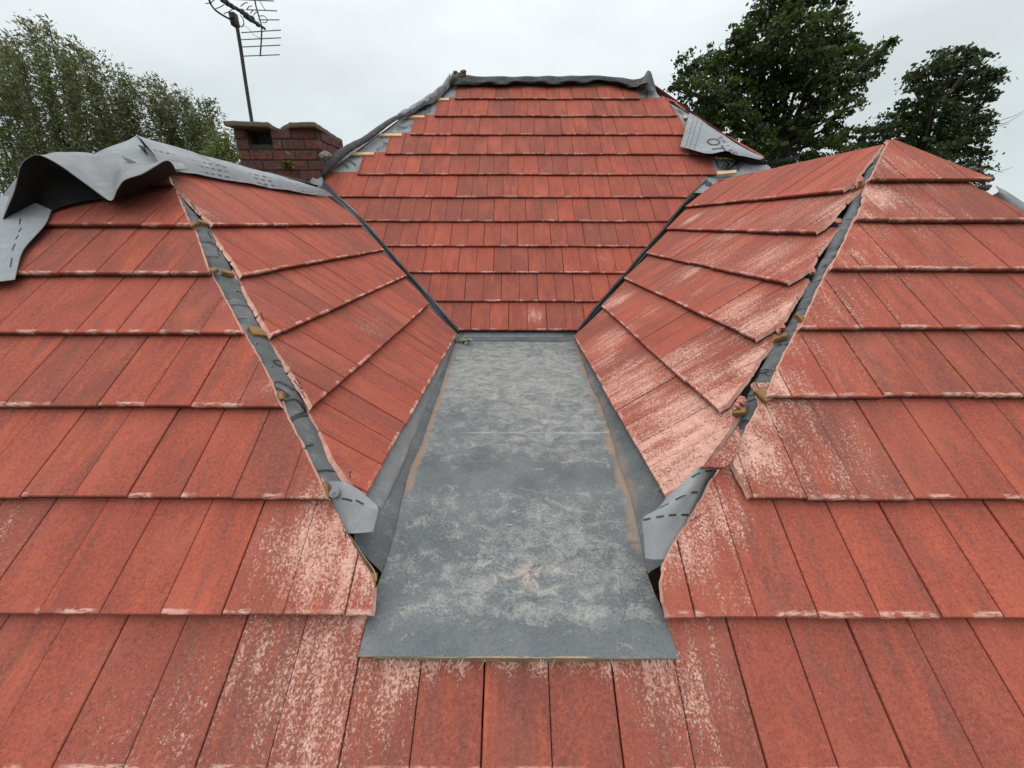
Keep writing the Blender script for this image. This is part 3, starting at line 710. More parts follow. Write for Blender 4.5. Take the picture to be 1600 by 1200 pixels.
# ---------- nails left standing in the left hip, and a few more
def nail(X, d, ln=.038, r=.0016):
    d = np.asarray(d, float); d /= np.linalg.norm(d); m = MB(); X = np.asarray(X)
    bend = np.array([.2, .1, 0])
    m.tube([X-d*.006, X+d*ln*.5, X+d*ln*.8+bend*ln*.12, X+d*ln+bend*ln*.35], r, 6); t = d+bend; t /= np.linalg.norm(t)
    e = X+d*ln+bend*ln*.35; m.tube([e-t*.0008, e+t*.0012], r*2.6, 8)
    m.build('nail', NAILM, house)
for i, (px, py) in enumerate(((303, 326), (309, 331), (343, 399), (352, 404), (411, 498), (470, 606), (476, 620), (330, 372), (468, 598))):
    nail(LF.hit(px, py, -.004), FR.n*.5+np.array([.35*vnoise(i*3.3), -.35, .45+.3*vnoise(i*1.7)]), .04 if i % 2 else .03)
for px, py in ((540, 838), (547, 744)): nail(FR.hit(px, py, 0), [.2, -.2, 1], .018)
for (px, py) in ((368, 452), (398, 534), (422, 571), (500, 772), (1209, 575)):       # clout nail heads in the underlay
    t, s_ = (TL, surfL) if px < 800 else (TR, surfR)
    X = (FR.hit(px, py, .0)); m = MB(); m.tube([X-FR.n*.012, X-FR.n*.006], .004, 8); m.build('nail', ROD, house)

# ---------- membrane ends draping into the flat roof
def sheet_from(rows, nu, nv, wr=.003, wf=14, mats=None, name='underlay_end', parent=None, th=.0015, loc=None, smooth=True, label=None):
    G = loft(rows, nu, nv); G = G+(noise3(G, wf)*wr)[..., None]*np.array([.3, -.4, .8])
    m = MB(); m.grid(G, 0); du = np.gradient(G, axis=1); dv = np.gradient(G, axis=0); N = np.cross(du, dv); N /= np.linalg.norm(N, axis=-1)[..., None]+1e-9
    if N[..., 2].mean() < 0: N = -N
    G2 = G-N*th; m.grid(G2, 1 if mats and len(mats) > 1 else 0)
    for a, b in ((G[0], G2[0]), (G[-1], G2[-1]), (G[:, 0], G2[:, 0]), (G[:, -1], G2[:, -1])): m.grid(np.array([a, b]), 0)
    return m.build(name, mats or [MEM], parent, smooth=smooth, loc=loc, label=label, recalc=False), G, N
# ================================================================== FLAT ROOF between the slopes
k_ = .0313; nn_ = np.array([0, -k_, 1.])/math.sqrt(1+k_*k_)
F0 = FR.hit(563, 1025, .012)
GF = Frame(nn_, float(nn_@F0), [1, 0, 0], np.cross(nn_, [1., 0, 0]))
LFOLD = [(560.5, 1025), (577, 953), (595, 900), (610, 860), (620, 827), (627, 790), (641, 735), (658.5, 697), (676, 644.5), (690, 606), (703, 562), (712, 536)]
RFOLD = [(1060, 1027), (1039, 962), (1022, 925), (1010, 892), (997, 833), (985, 779), (968, 733), (952, 675), (935, 625), (923.6, 608), (914.6, 580), (905.5, 549), (899, 533)]
def foldfn(pts):
    q = np.array([GF.hit(x, y)[:2] for x, y in pts]); q = q[np.argsort(q[:, 1])]; return lambda y: np.interp(y, q[:, 1], q[:, 0])
fl, fr_ = foldfn(LFOLD), foldfn(RFOLD)
y0, y1 = F0[1]-.001, float(GF.hit(800, 533)[1])
Y = np.linspace(y0, y1, 260); X0, X1 = fl(Y), fr_(Y)
T = np.linspace(0, 1, 90); XX = X0[:, None]*(1-T)+X1[:, None]*T; YY = np.repeat(Y[:, None], 90, 1)
def gz(x, y): return (GF.d-nn_[1]*y)/nn_[2]
ZZ = gz(XX, YY)+.003*noise3(np.stack([XX, YY, YY*0], -1), 5)+.0015*noise3(np.stack([XX, YY, YY*0+3], -1), 16)
# the edges sweep up a little into the upstands
ZZ = ZZ+.006*(np.exp(-T/.03)+np.exp(-(1-T)/.03))[None, :]*np.clip((YY-.75)*4, 0, 1)
P = np.stack([XX, YY, ZZ], -1)
pale = blobs(GF, [(800, 580, .9, .75), (860, 640, .6, .7), (740, 600, .5, .6), (690, 780, .12, .5), (860, 850, .35, .6), (750, 920, .25, .55), (880, 930, .3, .62), (970, 900, .12, .7), (900, 720, .2, .45), (650, 900, .15, .35), (1000, 960, .06, .7)])(P)
pale = np.maximum(pale, .34)
pale = pale*np.where((YY > GF.hit(800, 760)[1]) & (YY < GF.hit(800, 722)[1]), .35, 1)*np.clip((YY-y0-.04)*16, .15, 1)
pink = blobs(GF, [(800, 800, 1.2, .22), (800, 600, 1.2, .22), (830, 900, .08, .8), (800, 905, .1, .6), (880, 905, .09, .7), (715, 725, .1, .6), (880, 730, .14, .6), (700, 800, .08, .5), (950, 725, .1, .6), (720, 660, .25, .35), (620, 975, .05, .6), (820, 600, .3, .3), (905, 600, .3, .4), (760, 985, .12, .3), (1010, 945, .07, .4)])(P)
dl = np.abs(XX-X0[:, None]-.012); dr = np.abs(XX-X1[:, None]+.01)
brown = np.clip(1.3-dl/(.020+.008*vnoise(YY*7)), 0, 1)*np.clip((YY-1.02)*6, 0, 1)*(.8+.15*vnoise(YY*11))
brown = np.maximum(brown, np.clip(1.1-dr/(.034+.020*vnoise(YY*6+4)), 0, 1)*np.clip((YY-.70)*3, 0, 1)*(.8+.25*vnoise(YY*9+2)))
brown = np.clip(brown, 0, 1)
ys = float(GF.hit(800, 676)[1]); seam = np.clip(1.4-np.abs(YY-ys-.003*vnoise(XX*9))/.006, 0, 1)*np.clip(.6+.5*vnoise(XX*17), 0, 1)*(XX > -.25)
ye = float(GF.hit(800, 985)[1]); seam = np.maximum(seam, .5*np.clip(1.2-np.abs(YY-ye)/.003, 0, 1)*np.clip(.4+.6*vnoise(XX*13), 0, 1))
froof = MB(); froof.grid(P, stain=np.stack([pale, brown, pink, seam], -1))
# front lip : laminate edge
lip = np.array([P[0], P[0]+[0, -.0015, -.0015], P[0]+[0, -.0005, -.003]]); z4 = np.zeros(lip.shape[:2]+(4,)); z4[..., 0] = .9; froof.grid(lip, stain=z4)
flat = froof.build('flat_roof', GRP, house, smooth=True, label='flat grey fibreglass valley roof with pale blotches and brown stains')
# raw timber and mat edge under the lip
m = MB(); n_ = 70; xs_ = np.linspace(P[0, 4, 0], P[0, -2, 0], n_); tb = np.array([[x, P[0, 0, 1]+.002, P[0, 0, 2]-.0025+.0008*vnoise(x*60)] for x in xs_]); sag = .009+.014*np.clip(np.sin((xs_-xs_[0])/(xs_[-1]-xs_[0])*2.6+.4), 0, 1)+.002*vnoise(xs_*40)
bt = tb-np.stack([0*sag, -sag*.2, sag], -1); m.grid(np.array([tb, tb+[0, -.004, -.001], bt+[0, -.003, 0], bt+[0, .02, 0]])); m.build('lip_edge', TIMB, flat)
m = MB()
FIB = simple('glass_fibre', rgb(.62, .55, .44), .5, .1)
for i in range(34):
    x = rng.choice([rng.uniform(-.30, -.10), rng.uniform(-.35, .37), rng.uniform(.30, .37)]); p = np.array([x, P[0, 0, 1]-.002, P[0, 0, 2]-.006])
    L = rng.uniform(.01, .034); dx = rng.uniform(-.9, .9)
    pts = [p, p+[dx*L*.4, -.006, -L*.3], p+[dx*L*.9, -.012, -L*.8+rng.uniform(0, .006)]]; m.tube(catmull(pts, 6), .00045, 4, caps=False)
m.build('glass_fibres', FIB, flat)
# scratches and hairs on the laminate
m = MB()
for i in range(9):
    x, y = rng.uniform(610, 1010), rng.uniform(640, 1005)
    an = rng.uniform(0, 3.14); L = rng.uniform(8, 26); c_ = rng.uniform(-.5, .5)
    pts = [GF.hit(x+L*t*math.cos(an+c_*t), y+L*t*math.sin(an+c_*t), .0035) for t in np.linspace(0, 1, 5)]
    if not (float(fl(pts[0][1]))+.03 < pts[0][0] < float(fr_(pts[0][1]))-.03): continue
    m.tube(catmull(pts, 9), .00045, 3, caps=False)
m.build('loose_fibres', FIB, flat)
# upstands
def upstand(fold, side):
    ya = np.linspace(.80 if side < 0 else .80, y1, 110); rows = []; fr = LF if side < 0 else RF; hp = l_hip if side < 0 else r_hips[0]
    for y in ya:
        x = float(fold(y)); z = float(gz(x, y))+.003
        out = fr.pt(y+.01, -.095, -.034); 
        if y < 1.02:
            tt = (y-.80)/.22; fo = FR.pt(side*.445 if side < 0 else .50, (y*math.cos(R(36.94))+(-.80+.0*y)*math.sin(R(36.94))), -.03)
            fz = (y*math.sin(R(36.94))-1.0986733)/math.cos(R(36.94))-.03
            o2 = np.array([x+side*((.06 if side < 0 else .115)+.05*tt), y, min(fz, -.76)]); out = o2*(1-tt**2)+out*tt**2
        a = np.array([x, y, z]); q = [a, a+(out-a)*.12+[0, 0, .004], a+(out-a)*.5+[0, 0, -.003], out]
        rows.append(catmull(q, 9))
    G = np.array(rows); st = np.zeros(G.shape[:2]+(4,)); d = np.linalg.norm(G-G[:, :1], axis=-1)
    if side < 0: st[..., 1] = np.clip(.62-d/.035, 0, 1)*np.clip((G[..., 1]-1.02)*6, 0, 1)
    else: st[..., 1] = np.clip(.80-d/(.07+.03*vnoise(G[..., 1]*5)), 0, 1)*np.clip((G[..., 1]-.9)*5, 0, 1)*(.75+.3*vnoise(G[..., 1]*7)); st[..., 2] = .45*np.clip(1-d/.12, 0, 1)
    st[..., 0] = .18
    m = MB(); m.grid(G, stain=st); m.build('upstand', GRP, flat, smooth=True)
upstand(fl, -1); upstand(fr_, 1)
m = MB(); xb = np.linspace(float(fl(y1)), float(fr_(y1)), 30)
top = BK.pt(xb*1.12, np.full(30, bs[0]+.03), -.045); bot = np.array([[x, y1, float(gz(x, y1))+.003] for x in xb])
G = catmull(np.array([bot, bot+(top-bot)*.15, bot+(top-bot)*.6+[0, 0, -.004], top]), 8); st = np.zeros(G.shape[:2]+(4,)); st[..., 1] = .12
m.grid(G, stain=st); m.build('upstand', GRP, flat, smooth=True)
# lighter flange under the lowest back tiles
A = BK.hit(724, 523.5, -.040); B = BK.hit(881, 523.5, -.040); m = MB(); m.box((A+B)/2, [1, 0, 0], BK.es, BK.n, (B[0]-A[0])/2, .022, .002, bev=.001); m.build('drip_flange', LIP, house)
# timber edge showing at the left shoulder
m = MB(); pp = [FR.hit(x, y, -.006) for x, y in ((547, 838), (566, 866), (583, 890), (586, 906))]
m.grid(np.array([catmull(pp, 12), catmull([q+[.004, 0, -.004] for q in pp], 12), catmull([q+[.002, .0, -.03] for q in pp], 12)])); m.build('timber_edge', TIMB, house)

# ---------- pale strip hanging below the left slope's lowest tiles
edgeo = [(598, 797), (616, 758), (640, 704), (664, 642), (688, 586), (704, 548), (713, 526)]
top = np.array([LF.pt(LF.px(x, y, -.03)[0], -.115, -.022) for x, y in ((578, 778), (596, 745), (622, 695), (650, 640), (676, 590), (696, 552), (711, 522))])
mid = np.array([LF.hit(x-5, y-3, -.034) for x, y in edgeo]); low = np.array([LF.hit(x, y, -.046) for x, y in edgeo])
sheet_from([top, mid, low], 60, 8, .002, 20, [MEM], 'eaves_membrane', house)

# ---------- membrane tongues at the feet of the hips
rows = [[FR.hit(x, y, h) for x, y, h in r] for r in (
    [(502, 752, -.07), (516, 752, -.03), (532, 752, -.005), (556, 762, -.012), (586, 786, -.02)],
    [(509, 772, -.07), (522, 776, -.012), (545, 778, .002), (568, 786, -.004), (591, 795, -.012)],
    [(522, 806, -.06), (532, 804, -.018), (548, 803, -.006), (566, 805, -.006), (589, 806, -.014)],
    [(537, 830, -.055), (544, 833, -.02), (556, 833, -.010), (570, 832, -.008), (583, 831, -.016)])]
o, G, N = sheet_from(rows, 40, 30, .0018, 30, [MEM_T], 'hip_underlay', house, label='folded underlay end at the foot of the left hip')
def gridprint(m, G, N, u0, v0, u1, v1, wd=.005, n=5):
    def s(u, v):
        i = v*(G.shape[0]-1); j = u*(G.shape[1]-1); a, b = int(min(i, G.shape[0]-2)), int(min(j, G.shape[1]-2)); f, g_ = i-a, j-b
        return (G[a, b]*(1-f)*(1-g_)+G[a+1, b]*f*(1-g_)+G[a, b+1]*(1-f)*g_+G[a+1, b+1]*f*g_)+N[a, b]*.0010
    C = np.array([s(u0+(u1-u0)*k/n, v0+(v1-v0)*k/n) for k in range(n+1)]); d = np.gradient(C, axis=0); d /= np.linalg.norm(d, axis=1)[:, None]
    nr = N[int(v0*(G.shape[0]-1)), int(u0*(G.shape[1]-1))]; q = np.cross(nr, d)*wd/2; m.grid(np.array([C-q, C+q]))
m = MB(); gridprint(m, G, N, .38, .36, .55, .38); gridprint(m, G, N, .62, .33, .75, .36); m.build('printed_dash', INK, o)
rows = [[FR.hit(x, y, h) for x, y, h in r] for r in (
    [(1042, 776, -.045), (1064, 756, -.03), (1092, 730, -.03), (1120, 722, -.065), (1135, 712, -.09)],
    [(1027, 795, -.035), (1052, 780, -.012), (1082, 762, -.015), (1100, 760, -.06), (1112, 760, -.09)],
    [(1005, 810, -.028), (1030, 804, -.010), (1055, 800, -.010), (1078, 800, -.045), (1092, 800, -.08)],
    [(1006, 840, -.030), (1022, 840, -.016), (1040, 838, -.018), (1062, 836, -.035), (1080, 834, -.05)],
    [(1008, 872, -.034), (1020, 874, -.024), (1034, 874, -.026), (1048, 872, -.04), (1060, 868, -.05)])]
o, G, N = sheet_from(rows, 40, 36, .0018, 24, [MEM_T], 'hip_underlay', house, label='folded underlay end at the foot of the right hip')
m = MB()
for u in (.02, .22, .42, .62): gridprint(m, G, N, u, .53, u+.12, .53, .0055)
for u in (.10, .32, .54): gridprint(m, G, N, u, .31, u+.13, .31, .0055)
for u in (.42, .62): gridprint(m, G, N, u, .10, u+.12, .10, .005)
m.build('printed_dash', INK, o)
# screw cap at the left foot
X = FR.hit(522, 770, .01); m = MB(); m.tube([X-FR.n*.01, X, X+FR.n*.002], [.016, .014, .002], 12); m.tube([X, X+FR.n*.006], .004, 8); m.build('fixing_cap', MEM, house)

# ---------- valley troughs
def valley(cl, cr, name_l, frl, frr):
    """dark plastic trough between a side slope (px list cl) and the back slope (px list cr)"""
    n = len(cl); A = catmull([frl.hit(x, y, -.03) for x, y in cl], 60); B = catmull([frr.hit(x, y, -.012) for x, y in cr], 60); 
    cen = (A+B)/2-np.array([0, 0, .02]); Bi = B+(A-B)*.18; d = np.array([0, 0, 1.])
    m = MB(); m.grid(np.array([A+(A-B)*.8+[0, 0, .01], A, cen, Bi-[0, 0, .012]]))
    o = m.build('valley_trough', VALLEY, house, label=name_l)
    # upstanding rib beside the back slope's cut tiles
    m = MB(); w_ = (B-A)/(np.linalg.norm(B-A, axis=1)[:, None]+1e-9)*.012
    m.grid(np.array([Bi-w_*.2-[0, 0, .02], Bi-w_*.2+[0, 0, .004], Bi+w_*.5+[0, 0, .006], Bi+w_+[0, 0, -.02]])); m.build('rib', LIP, o)
valley([(713, 521), (690, 496), (672, 476), (640, 436), (607, 398), (572, 357), (548, 331), (520, 306), (503, 290)], B_VL[:8]+[(504, 279)], 'left valley trough', LF, BK)
valley([(897.5, 524), (939, 479), (975, 434), (1000, 408), (1041, 358), (1067.5, 325.5), (1090, 303), (1110, 284)], [(902, 515), (937, 470), (977.5, 425), (1000, 397), (1035, 357.5), (1060, 325), (1080, 301), (1104, 276)], 'right valley trough', RF, BK)

# ---------- outer slopes, walls (beyond the ridges, only seen from the side)
m = MB()
apl, apr = FR.hit(215, 214), FR.hit(1425, 219); lr = LF.hit(497, 284); rr = RF.hit(1122, 277)
rl, rrt = BK.hit(706, 121), BK.hit(1014, 121)
def poly(pts): m.add(np.array(pts)-[0, 0, .03], [tuple(range(len(pts)))])
zl = -1.75
poly([apl, lr, lr+[-2.2, 0, -1.8], [apl[0]-2.2, apl[1]-2.2, apl[2]-2.2+.02], ])
poly([apr, rr, rr+[2.2, 0, -1.8], [apr[0]+2.2, apr[1]-2.2, apr[2]-2.2+.02]])
poly([rl, rrt, rrt+[0, 4.0, -3.4], rl+[0, 4.0, -3.4]])
hl = BK.hit(497, 275); poly([rl, hl, hl+[-1.2, 0, -1.2], [-4.4, 5.5, zl], rl+[0, 4.0, -3.4]])
hr = BK.hit(1195, 247); poly([rrt, hr, hr+[1.2, 0, -1.2], [5.0, 5.5, zl], rrt+[0, 4.0, -3.4]])
E_ = m.build('outer_slope', simple('plain_red_tiling', rgb(.30, .085, .06), .8, .3, 9), house)
m = MB(); m.box([0, 4.6, (GZ-1.95)/2], [1, 0, 0], [0, 1, 0], [0, 0, 1], 3.5, 4.3, (-1.95-GZ)/2); m.build('wall', simple('house_brick', rgb(.30, .13, .09), .9, .3, 20), house)

# ---------- chimney
ZC = .90
def capz(px, py, z=ZC): v = ray(px, py); return v*(z/v[2])
m = MB()
front = 4.36; xl = float(at_depth(369, 225, front)[0]); xr = float(at_depth(497, 225, front)[0]); ztop = .858; yb = 5.0
def bb(m, x0, x1, ya, yb_, z0, z1, bev=0): m.box([(x0+x1)/2, (ya+yb_)/2, (z0+z1)/2], [1, 0, 0], [0, 1, 0], [0, 0, 1], (x1-x0)/2, (yb_-ya)/2, (z1-z0)/2, bev=bev)
hx0 = float(at_depth(384, 205, front)[0]); hx1 = float(at_depth(422, 205, front)[0]); hz = ztop-.130
chim = empty('tmp', (0, 0, 0), 'x', 'x'); bpy.data.objects.remove(chim)
bb(m, xl+.008, xr-.008, front+.16, yb, -1.2, ztop); bb(m, xl+.008, hx0, front+.008, front+.16, -1.2, ztop); bb(m, hx1, xr-.008, front+.008, front+.16, -1.2, ztop); bb(m, hx0, hx1, front+.008, front+.16, -1.2, hz)
chim = m.build('chimney', MORTAR, house, label='weathered red brick chimney stack with two concrete caps')
m = MB(); r_ = 0; z = ztop
def brick(m, c, x, y, hx, hy, hz_):
    st = m.n; j = (rng.random(3)-.5)*.004; m.box(np.array(c)+j, x, y, [0, 0, 1], hx, hy, hz_, bev=.004)
    nv = m.n-st; m.at.setdefault('tile', []).append((st, np.tile([rng.random(), rng.random(), 0, 1], (nv, 1))))
pitch = .089
while z > -.6:
    zc = z-.043; off = 0 if r_ % 2 else -.1125; x = xl+off
    while x < xr-.01:
        a, b = max(x, xl), min(x+.215, xr)
        if b-a > .03:
            if not (z > hz+.02 and b > hx0+.02 and a < hx1-.02): brick(m, [(a+b)/2, front+.05, zc], [1, 0, 0], [0, 1, 0], (b-a)/2, .05, .0385)
            else:
                for a2, b2 in ((a, min(b, hx0)), (max(a, hx1), b)):
                    if b2-a2 > .02: brick(m, [(a2+b2)/2, front+.05, zc], [1, 0, 0], [0, 1, 0], (b2-a2)/2, .05, .0385)
        x += .225
    y = front+.105+(0 if r_ % 2 == 0 else .112)
    if r_ % 2: brick(m, [xr-.05, front+.158, zc], [0, 1, 0], [1, 0, 0], .05, .05, .0385)
    while y < yb-.02:
        a, b = y, min(y+.215, yb); brick(m, [xr-.05, (a+b)/2, zc], [0, 1, 0], [1, 0, 0], (b-a)/2, .05, .0385); y += .225
    y = front+.105
    while y < yb-.02:
        a, b = y, min(y+.215, yb); brick(m, [xl+.05, (a+b)/2, zc], [0, 1, 0], [1, 0, 0], (b-a)/2, .05, .0385); y += .225
    z -= pitch; r_ += 1
m.build('brickwork', BRICK, chim)
def slab(pts, th, name):
    pts = [np.array([p[0], p[1]]) for p in pts]; m = MB(); P2 = []
    for a, b in zip(pts, pts[1:]+pts[:1]):
        for t in np.linspace(0, 1, max(2, int(np.linalg.norm(b-a)/.04)), endpoint=False): P2.append(a+(b-a)*t)
    P2 = np.array(P2); n = len(P2); jj = (rng.random((n, 2))-.5)*.008
    c = P2.mean(0); rings = []
    for zz, f in ((ZC-th, .985), (ZC-th+.008, 1), (ZC-.010, 1), (ZC, .985)):
        q = c+(P2+jj-c)*f; rings.append(np.column_stack([q, np.full(n, zz)+(rng.random(n)-.5)*.003]))
    rings.append(np.column_stack([np.repeat(c[None], n, 0)+(P2-c)*.3, np.full(n, ZC+.012)]))
    G = np.array(rings); G = np.concatenate([G, G[:, :1]], 1); m.grid(G); m.add(rings[0], [tuple(range(n))]); m.add(rings[-1], [tuple(range(n))])
    m.build(name, CAP, chim)
a = capz(348, 188); b = capz(418, 190.5); c = capz(430, 198)
slab([a, b, c, [c[0]+.0, 5.05], [a[0], 5.05]], .042, 'capping_slab')
a = capz(438, 198.5); b = capz(451, 191); c = capz(491, 190); d = capz(527, 214)
slab([a, b, c, d, [d[0], 5.1], [a[0], 5.1]], .042, 'capping_slab')
m = MB(); p_ = capz(434, 199); m.box([p_[0], 4.72, .868], [1, 0, 0], [0, 1, 0], [0, 0, 1], .10, .2, .024, bev=.008); m.build('mortar_fill', MORTAR, chim)
# mortar lump and torn flashing at the chimney foot
m = MB(); n_ = 14; c = at_depth(508, 243, 4.30); th = np.linspace(0, np.pi, 9); ph = np.linspace(0, 2*np.pi, n_)
G = np.array([[c+np.array([.055*math.sin(t)*math.cos(p), .05*math.sin(t)*math.sin(p), .035*math.cos(t)])*(1+.25*vnoise(t*5+p*3)) for p in ph] for t in th]); G[:, -1] = G[:, 0]; m.grid(G)
m.build('mortar_lump', simple('lime_mortar', rgb(.30, .29, .26), .95, .4, 40, .7), chim)
rows = [[BK.hit(x, y, h) for x, y, h in r] for r in ([(474, 247, .03), (486, 251, .06), (497, 249, .06)], [(478, 258, .02), (488, 262, .03), (500, 262, .05)], [(480, 275, .0), (490, 280, .02), (503, 277, .02)], [(484, 288, -.01), (494, 292, .0), (508, 291, -.01)])]
sheet_from(rows, 20, 20, .012, 40, [MEM_L], 'flashing', house, label='crumpled grey flashing at the chimney foot')

# ================================================================== LOOSE MEMBRANE SHEETS (lift away)
GRP_MEM = 'loose grey membrane sheets on the stripped ridges and hips'
def dashes(mb, G, N, v, u0=0.02, u1=.98, n=20, fill=.6, wd=.006, lift=.002):
    for k in range(n):
        a = u0+(u1-u0)*k/n; b = a+(u1-u0)/n*fill; gridprint(mb, G, N, a, v, b, v, wd, 2)
# 1 : over the left ridge
lowp = [(254, 264), (276, 268), (300, 271), (340, 278), (400, 289), (450, 297.5), (490, 304), (521, 307)]
rid = [(214, 211), (262, 226), (300, 238), (335, 247), (375, 258), (420, 270), (455, 280), (487, 291)]
low = [LF.hit(x, y, -.010) for x, y in lowp]; rg = [LF.hit(x, y, .015) for x, y in rid]
mid = [(a+b)/2+LF.n*(.012+.004*(i % 2)) for i, (a, b) in enumerate(zip(low, rg))]
bk1 = [p+[-.05, .10*math.exp(-i), -.05] for i, p in enumerate(rg)]; bk2 = [p+[-.30, .6*math.exp(-i*.8), -.34] for i, p in enumerate(rg)]
root = empty('roofing_membrane', tuple(apl), 'pale grey dashed membrane laid over the left ridge, reaching towards the chimney', 'roofing membrane', GRP_MEM)
G = loft([low, mid, rg], 120, 24); G2 = loft([rg, bk1, bk2], 120, 12); GG = np.concatenate([G, G2[1:]]); GG = GG+(noise3(GG, 7)*.006+noise3(GG, 19)*.002)[..., None]*LF.n
N = np.repeat(np.repeat(LF.n[None, None], GG.shape[0], 0), GG.shape[1], 1)
m = MB(); m.grid(GG); m.grid(GG-N*.002)
# hip end: falls over the front slope
fp = [[FR.hit(x, y, h) for x, y, h in r] for r in ([(214, 211, .014), (224, 224, .014), (235, 238, .014), (246, 252, .014), (257, 266, .014)],
      [(198, 219, .014), (202, 230, .018), (208, 244, .02), (216, 258, .03), (224, 276, .03)], [(176, 228, .016), (180, 240, .02), (186, 252, .02), (194, 264, .02), (202, 282, .02)], [(148, 241, .008), (150, 250, .008), (156, 262, .008), (160, 275, .008), (166, 290, .008)])]
Gf = loft(fp, 40, 40); Gf = Gf+(noise3(Gf, 11)*.005)[..., None]*FR.n; m.grid(Gf)
# crease along the hip
m.tube(catmull([FR.hit(x, y, .014) for x, y in ((214, 212), (225, 225), (238, 241), (252, 258))], 20), .005, 6)
m.build('sheet', MEM_L, root, smooth=True, recalc=False)
m = MB()
for v, n in ((.16, 30), (.34, 30), (.52, 26)): dashes(m, G, N, v, .03, .95, n, .6, .006)
gridprint(m, G, N, .30, .35*0+.95, .62, .05, .004, 12)
m.build('printed_dash', INK, root)

# 2 : the curled sheet at the left hip
crest = [(4, 345, 1.80), (22, 300, 1.80), (31, 262, 1.82), (43, 247, 1.84), (62, 242, 1.86), (96, 259, 1.86), (130, 285, 1.86), (160, 308, 1.86), (175, 314, 1.85), (184, 296, 1.84), (196, 281, 1.845), (222, 271, 1.86), (243, 259, 1.9), (259, 251, 1.95), (269, 256, 1.99), (277, 271, 2.03)]
back = [(0, 330, 2.05), (14, 310, 2.1), (36, 285, 2.15), (60, 265, 2.18), (88, 246, 2.20), (116, 242, 2.24), (140, 241, 2.30), (160, 243.5, 2.33), (180, 248, 2.32), (197, 252, 2.30), (214, 256, 2.28), (230, 259, 2.24), (244, 258, 2.20), (254, 255, 2.16), (259, 258, 2.14), (266, 266, 2.12)]
tuck = [(8, 348, 0), (26, 345, 0), (44, 341, 0), (60, 337, 0), (76, 331, 0), (104, 321, 0), (134, 314, 0), (161, 311, 0), (177, 314, 1.92), (190, 310, 1.93), (206, 303, 1.94), (228, 292, 1.95), (246, 284, 1.96), (258, 278, 1.98), (268, 274, 2.0), (276, 273, 2.04)]
C = [at_depth(*q) for q in crest]; Bk = [at_depth(*q) if i < 7 else FR.hit(q[0], q[1], .035) for i, q in enumerate(back)]; Tk = [at_depth(*q) if q[2] else FR.hit(q[0], q[1], .006) for q in tuck]
M1 = [c*.5+b*.5+np.array([0, 0, .004+.006*(i > 8)]) for i, (c, b) in enumerate(zip(C, Bk))]
B2 = [b+(np.array([-.05, .25, -.14]) if i < 7 else FR.es*.10-FR.n*.05) for i, b in enumerate(Bk)]
root = empty('roofing_membrane', tuple(FR.hit(60, 345)), 'large grey membrane sheet curled up in an arch at the far left, black underneath', 'roofing membrane', GRP_MEM)
G = loft([B2, Bk, M1, C], 150, 46); G = G+(noise3(G, 8)*.004)[..., None]*np.array([.3, .3, .9])
du = np.gradient(G, axis=1); dv = np.gradient(G, axis=0); N = np.cross(du, dv); N /= np.linalg.norm(N, axis=-1)[..., None]+1e-9
sgn = np.sign(N[23, 100]@np.array([0, -.5, 1])); N = N*sgn
Gt = loft([C, [(c+t)/2+(np.array([0, .10, 0.02]) if i < 7 else np.array([0, 0, -.004])) for i, (c, t) in enumerate(zip(C, Tk))], Tk], 150, 10)
m = MB(); m.grid(G+N*.0012, 0); m.grid(G-N*.0012, 1); m.grid(np.array([(G+N*.0012)[-1], (G-N*.0012)[-1]]), 0)
m.grid(Gt, 1)
m.build('sheet', [MEM, MEM_U], root, smooth=True, recalc=False)
low = [[FR.hit(x, y, h) for x, y, h in r] for r in ([(-90, 330, .02), (-30, 312, .03), (0, 305, .03), (40, 312, .03), (80, 328, .012)], [(-100, 370, .02), (-40, 365, .02), (5, 352, .03), (40, 348, .02), (68, 352, .012)],
        [(-100, 410, .02), (-45, 400, .02), (-6, 392, .02), (22, 380, .018), (52, 375, .012)], [(-100, 445, .02), (-50, 442, .02), (-10, 440, .02), (10, 438.5, .016), (23, 437, .012)])]
low[2][-1] = FR.hit(38, 388, .012); 
Gl = loft(low, 50, 50); Gl = Gl+(noise3(Gl, 9)*.004)[..., None]*FR.n; Nl = np.repeat(np.repeat(FR.n[None, None], 50, 0), 50, 1)
m = MB(); m.grid(Gl); m.grid(Gl-Nl*.0025, 1); m.grid(np.array([Gl[-1], Gl[-1]-Nl[-1]*.0025]), 0); m.grid(np.array([Gl[:, -1], Gl[:, -1]-Nl[:, -1]*.0025]), 0)
m.build('hanging_flap', [MEM_L, MEM_U], root, smooth=True, recalc=False)
m = MB()
for k in range(7):
    a = .02+k*.13
    gridprint(m, Gl, Nl, .62+.03*k, a, .60+.03*k+.015, min(.98, a+.07), .005, 3)
for k in range(8):       # dashed line crossing the arch
    a, b = k/8, (k+.62)/8; gridprint(m, G, N, .515+.075*(1-a)**1.0+.0*a, .62+.36*a*.0+.36*(1-0)*a, .515+.075*(1-b), .62+.36*b, .006, 3)
gridprint(m, G, N, .60, .985, .64, .93, .006, 3)
m.build('printed_dash', INK, root)

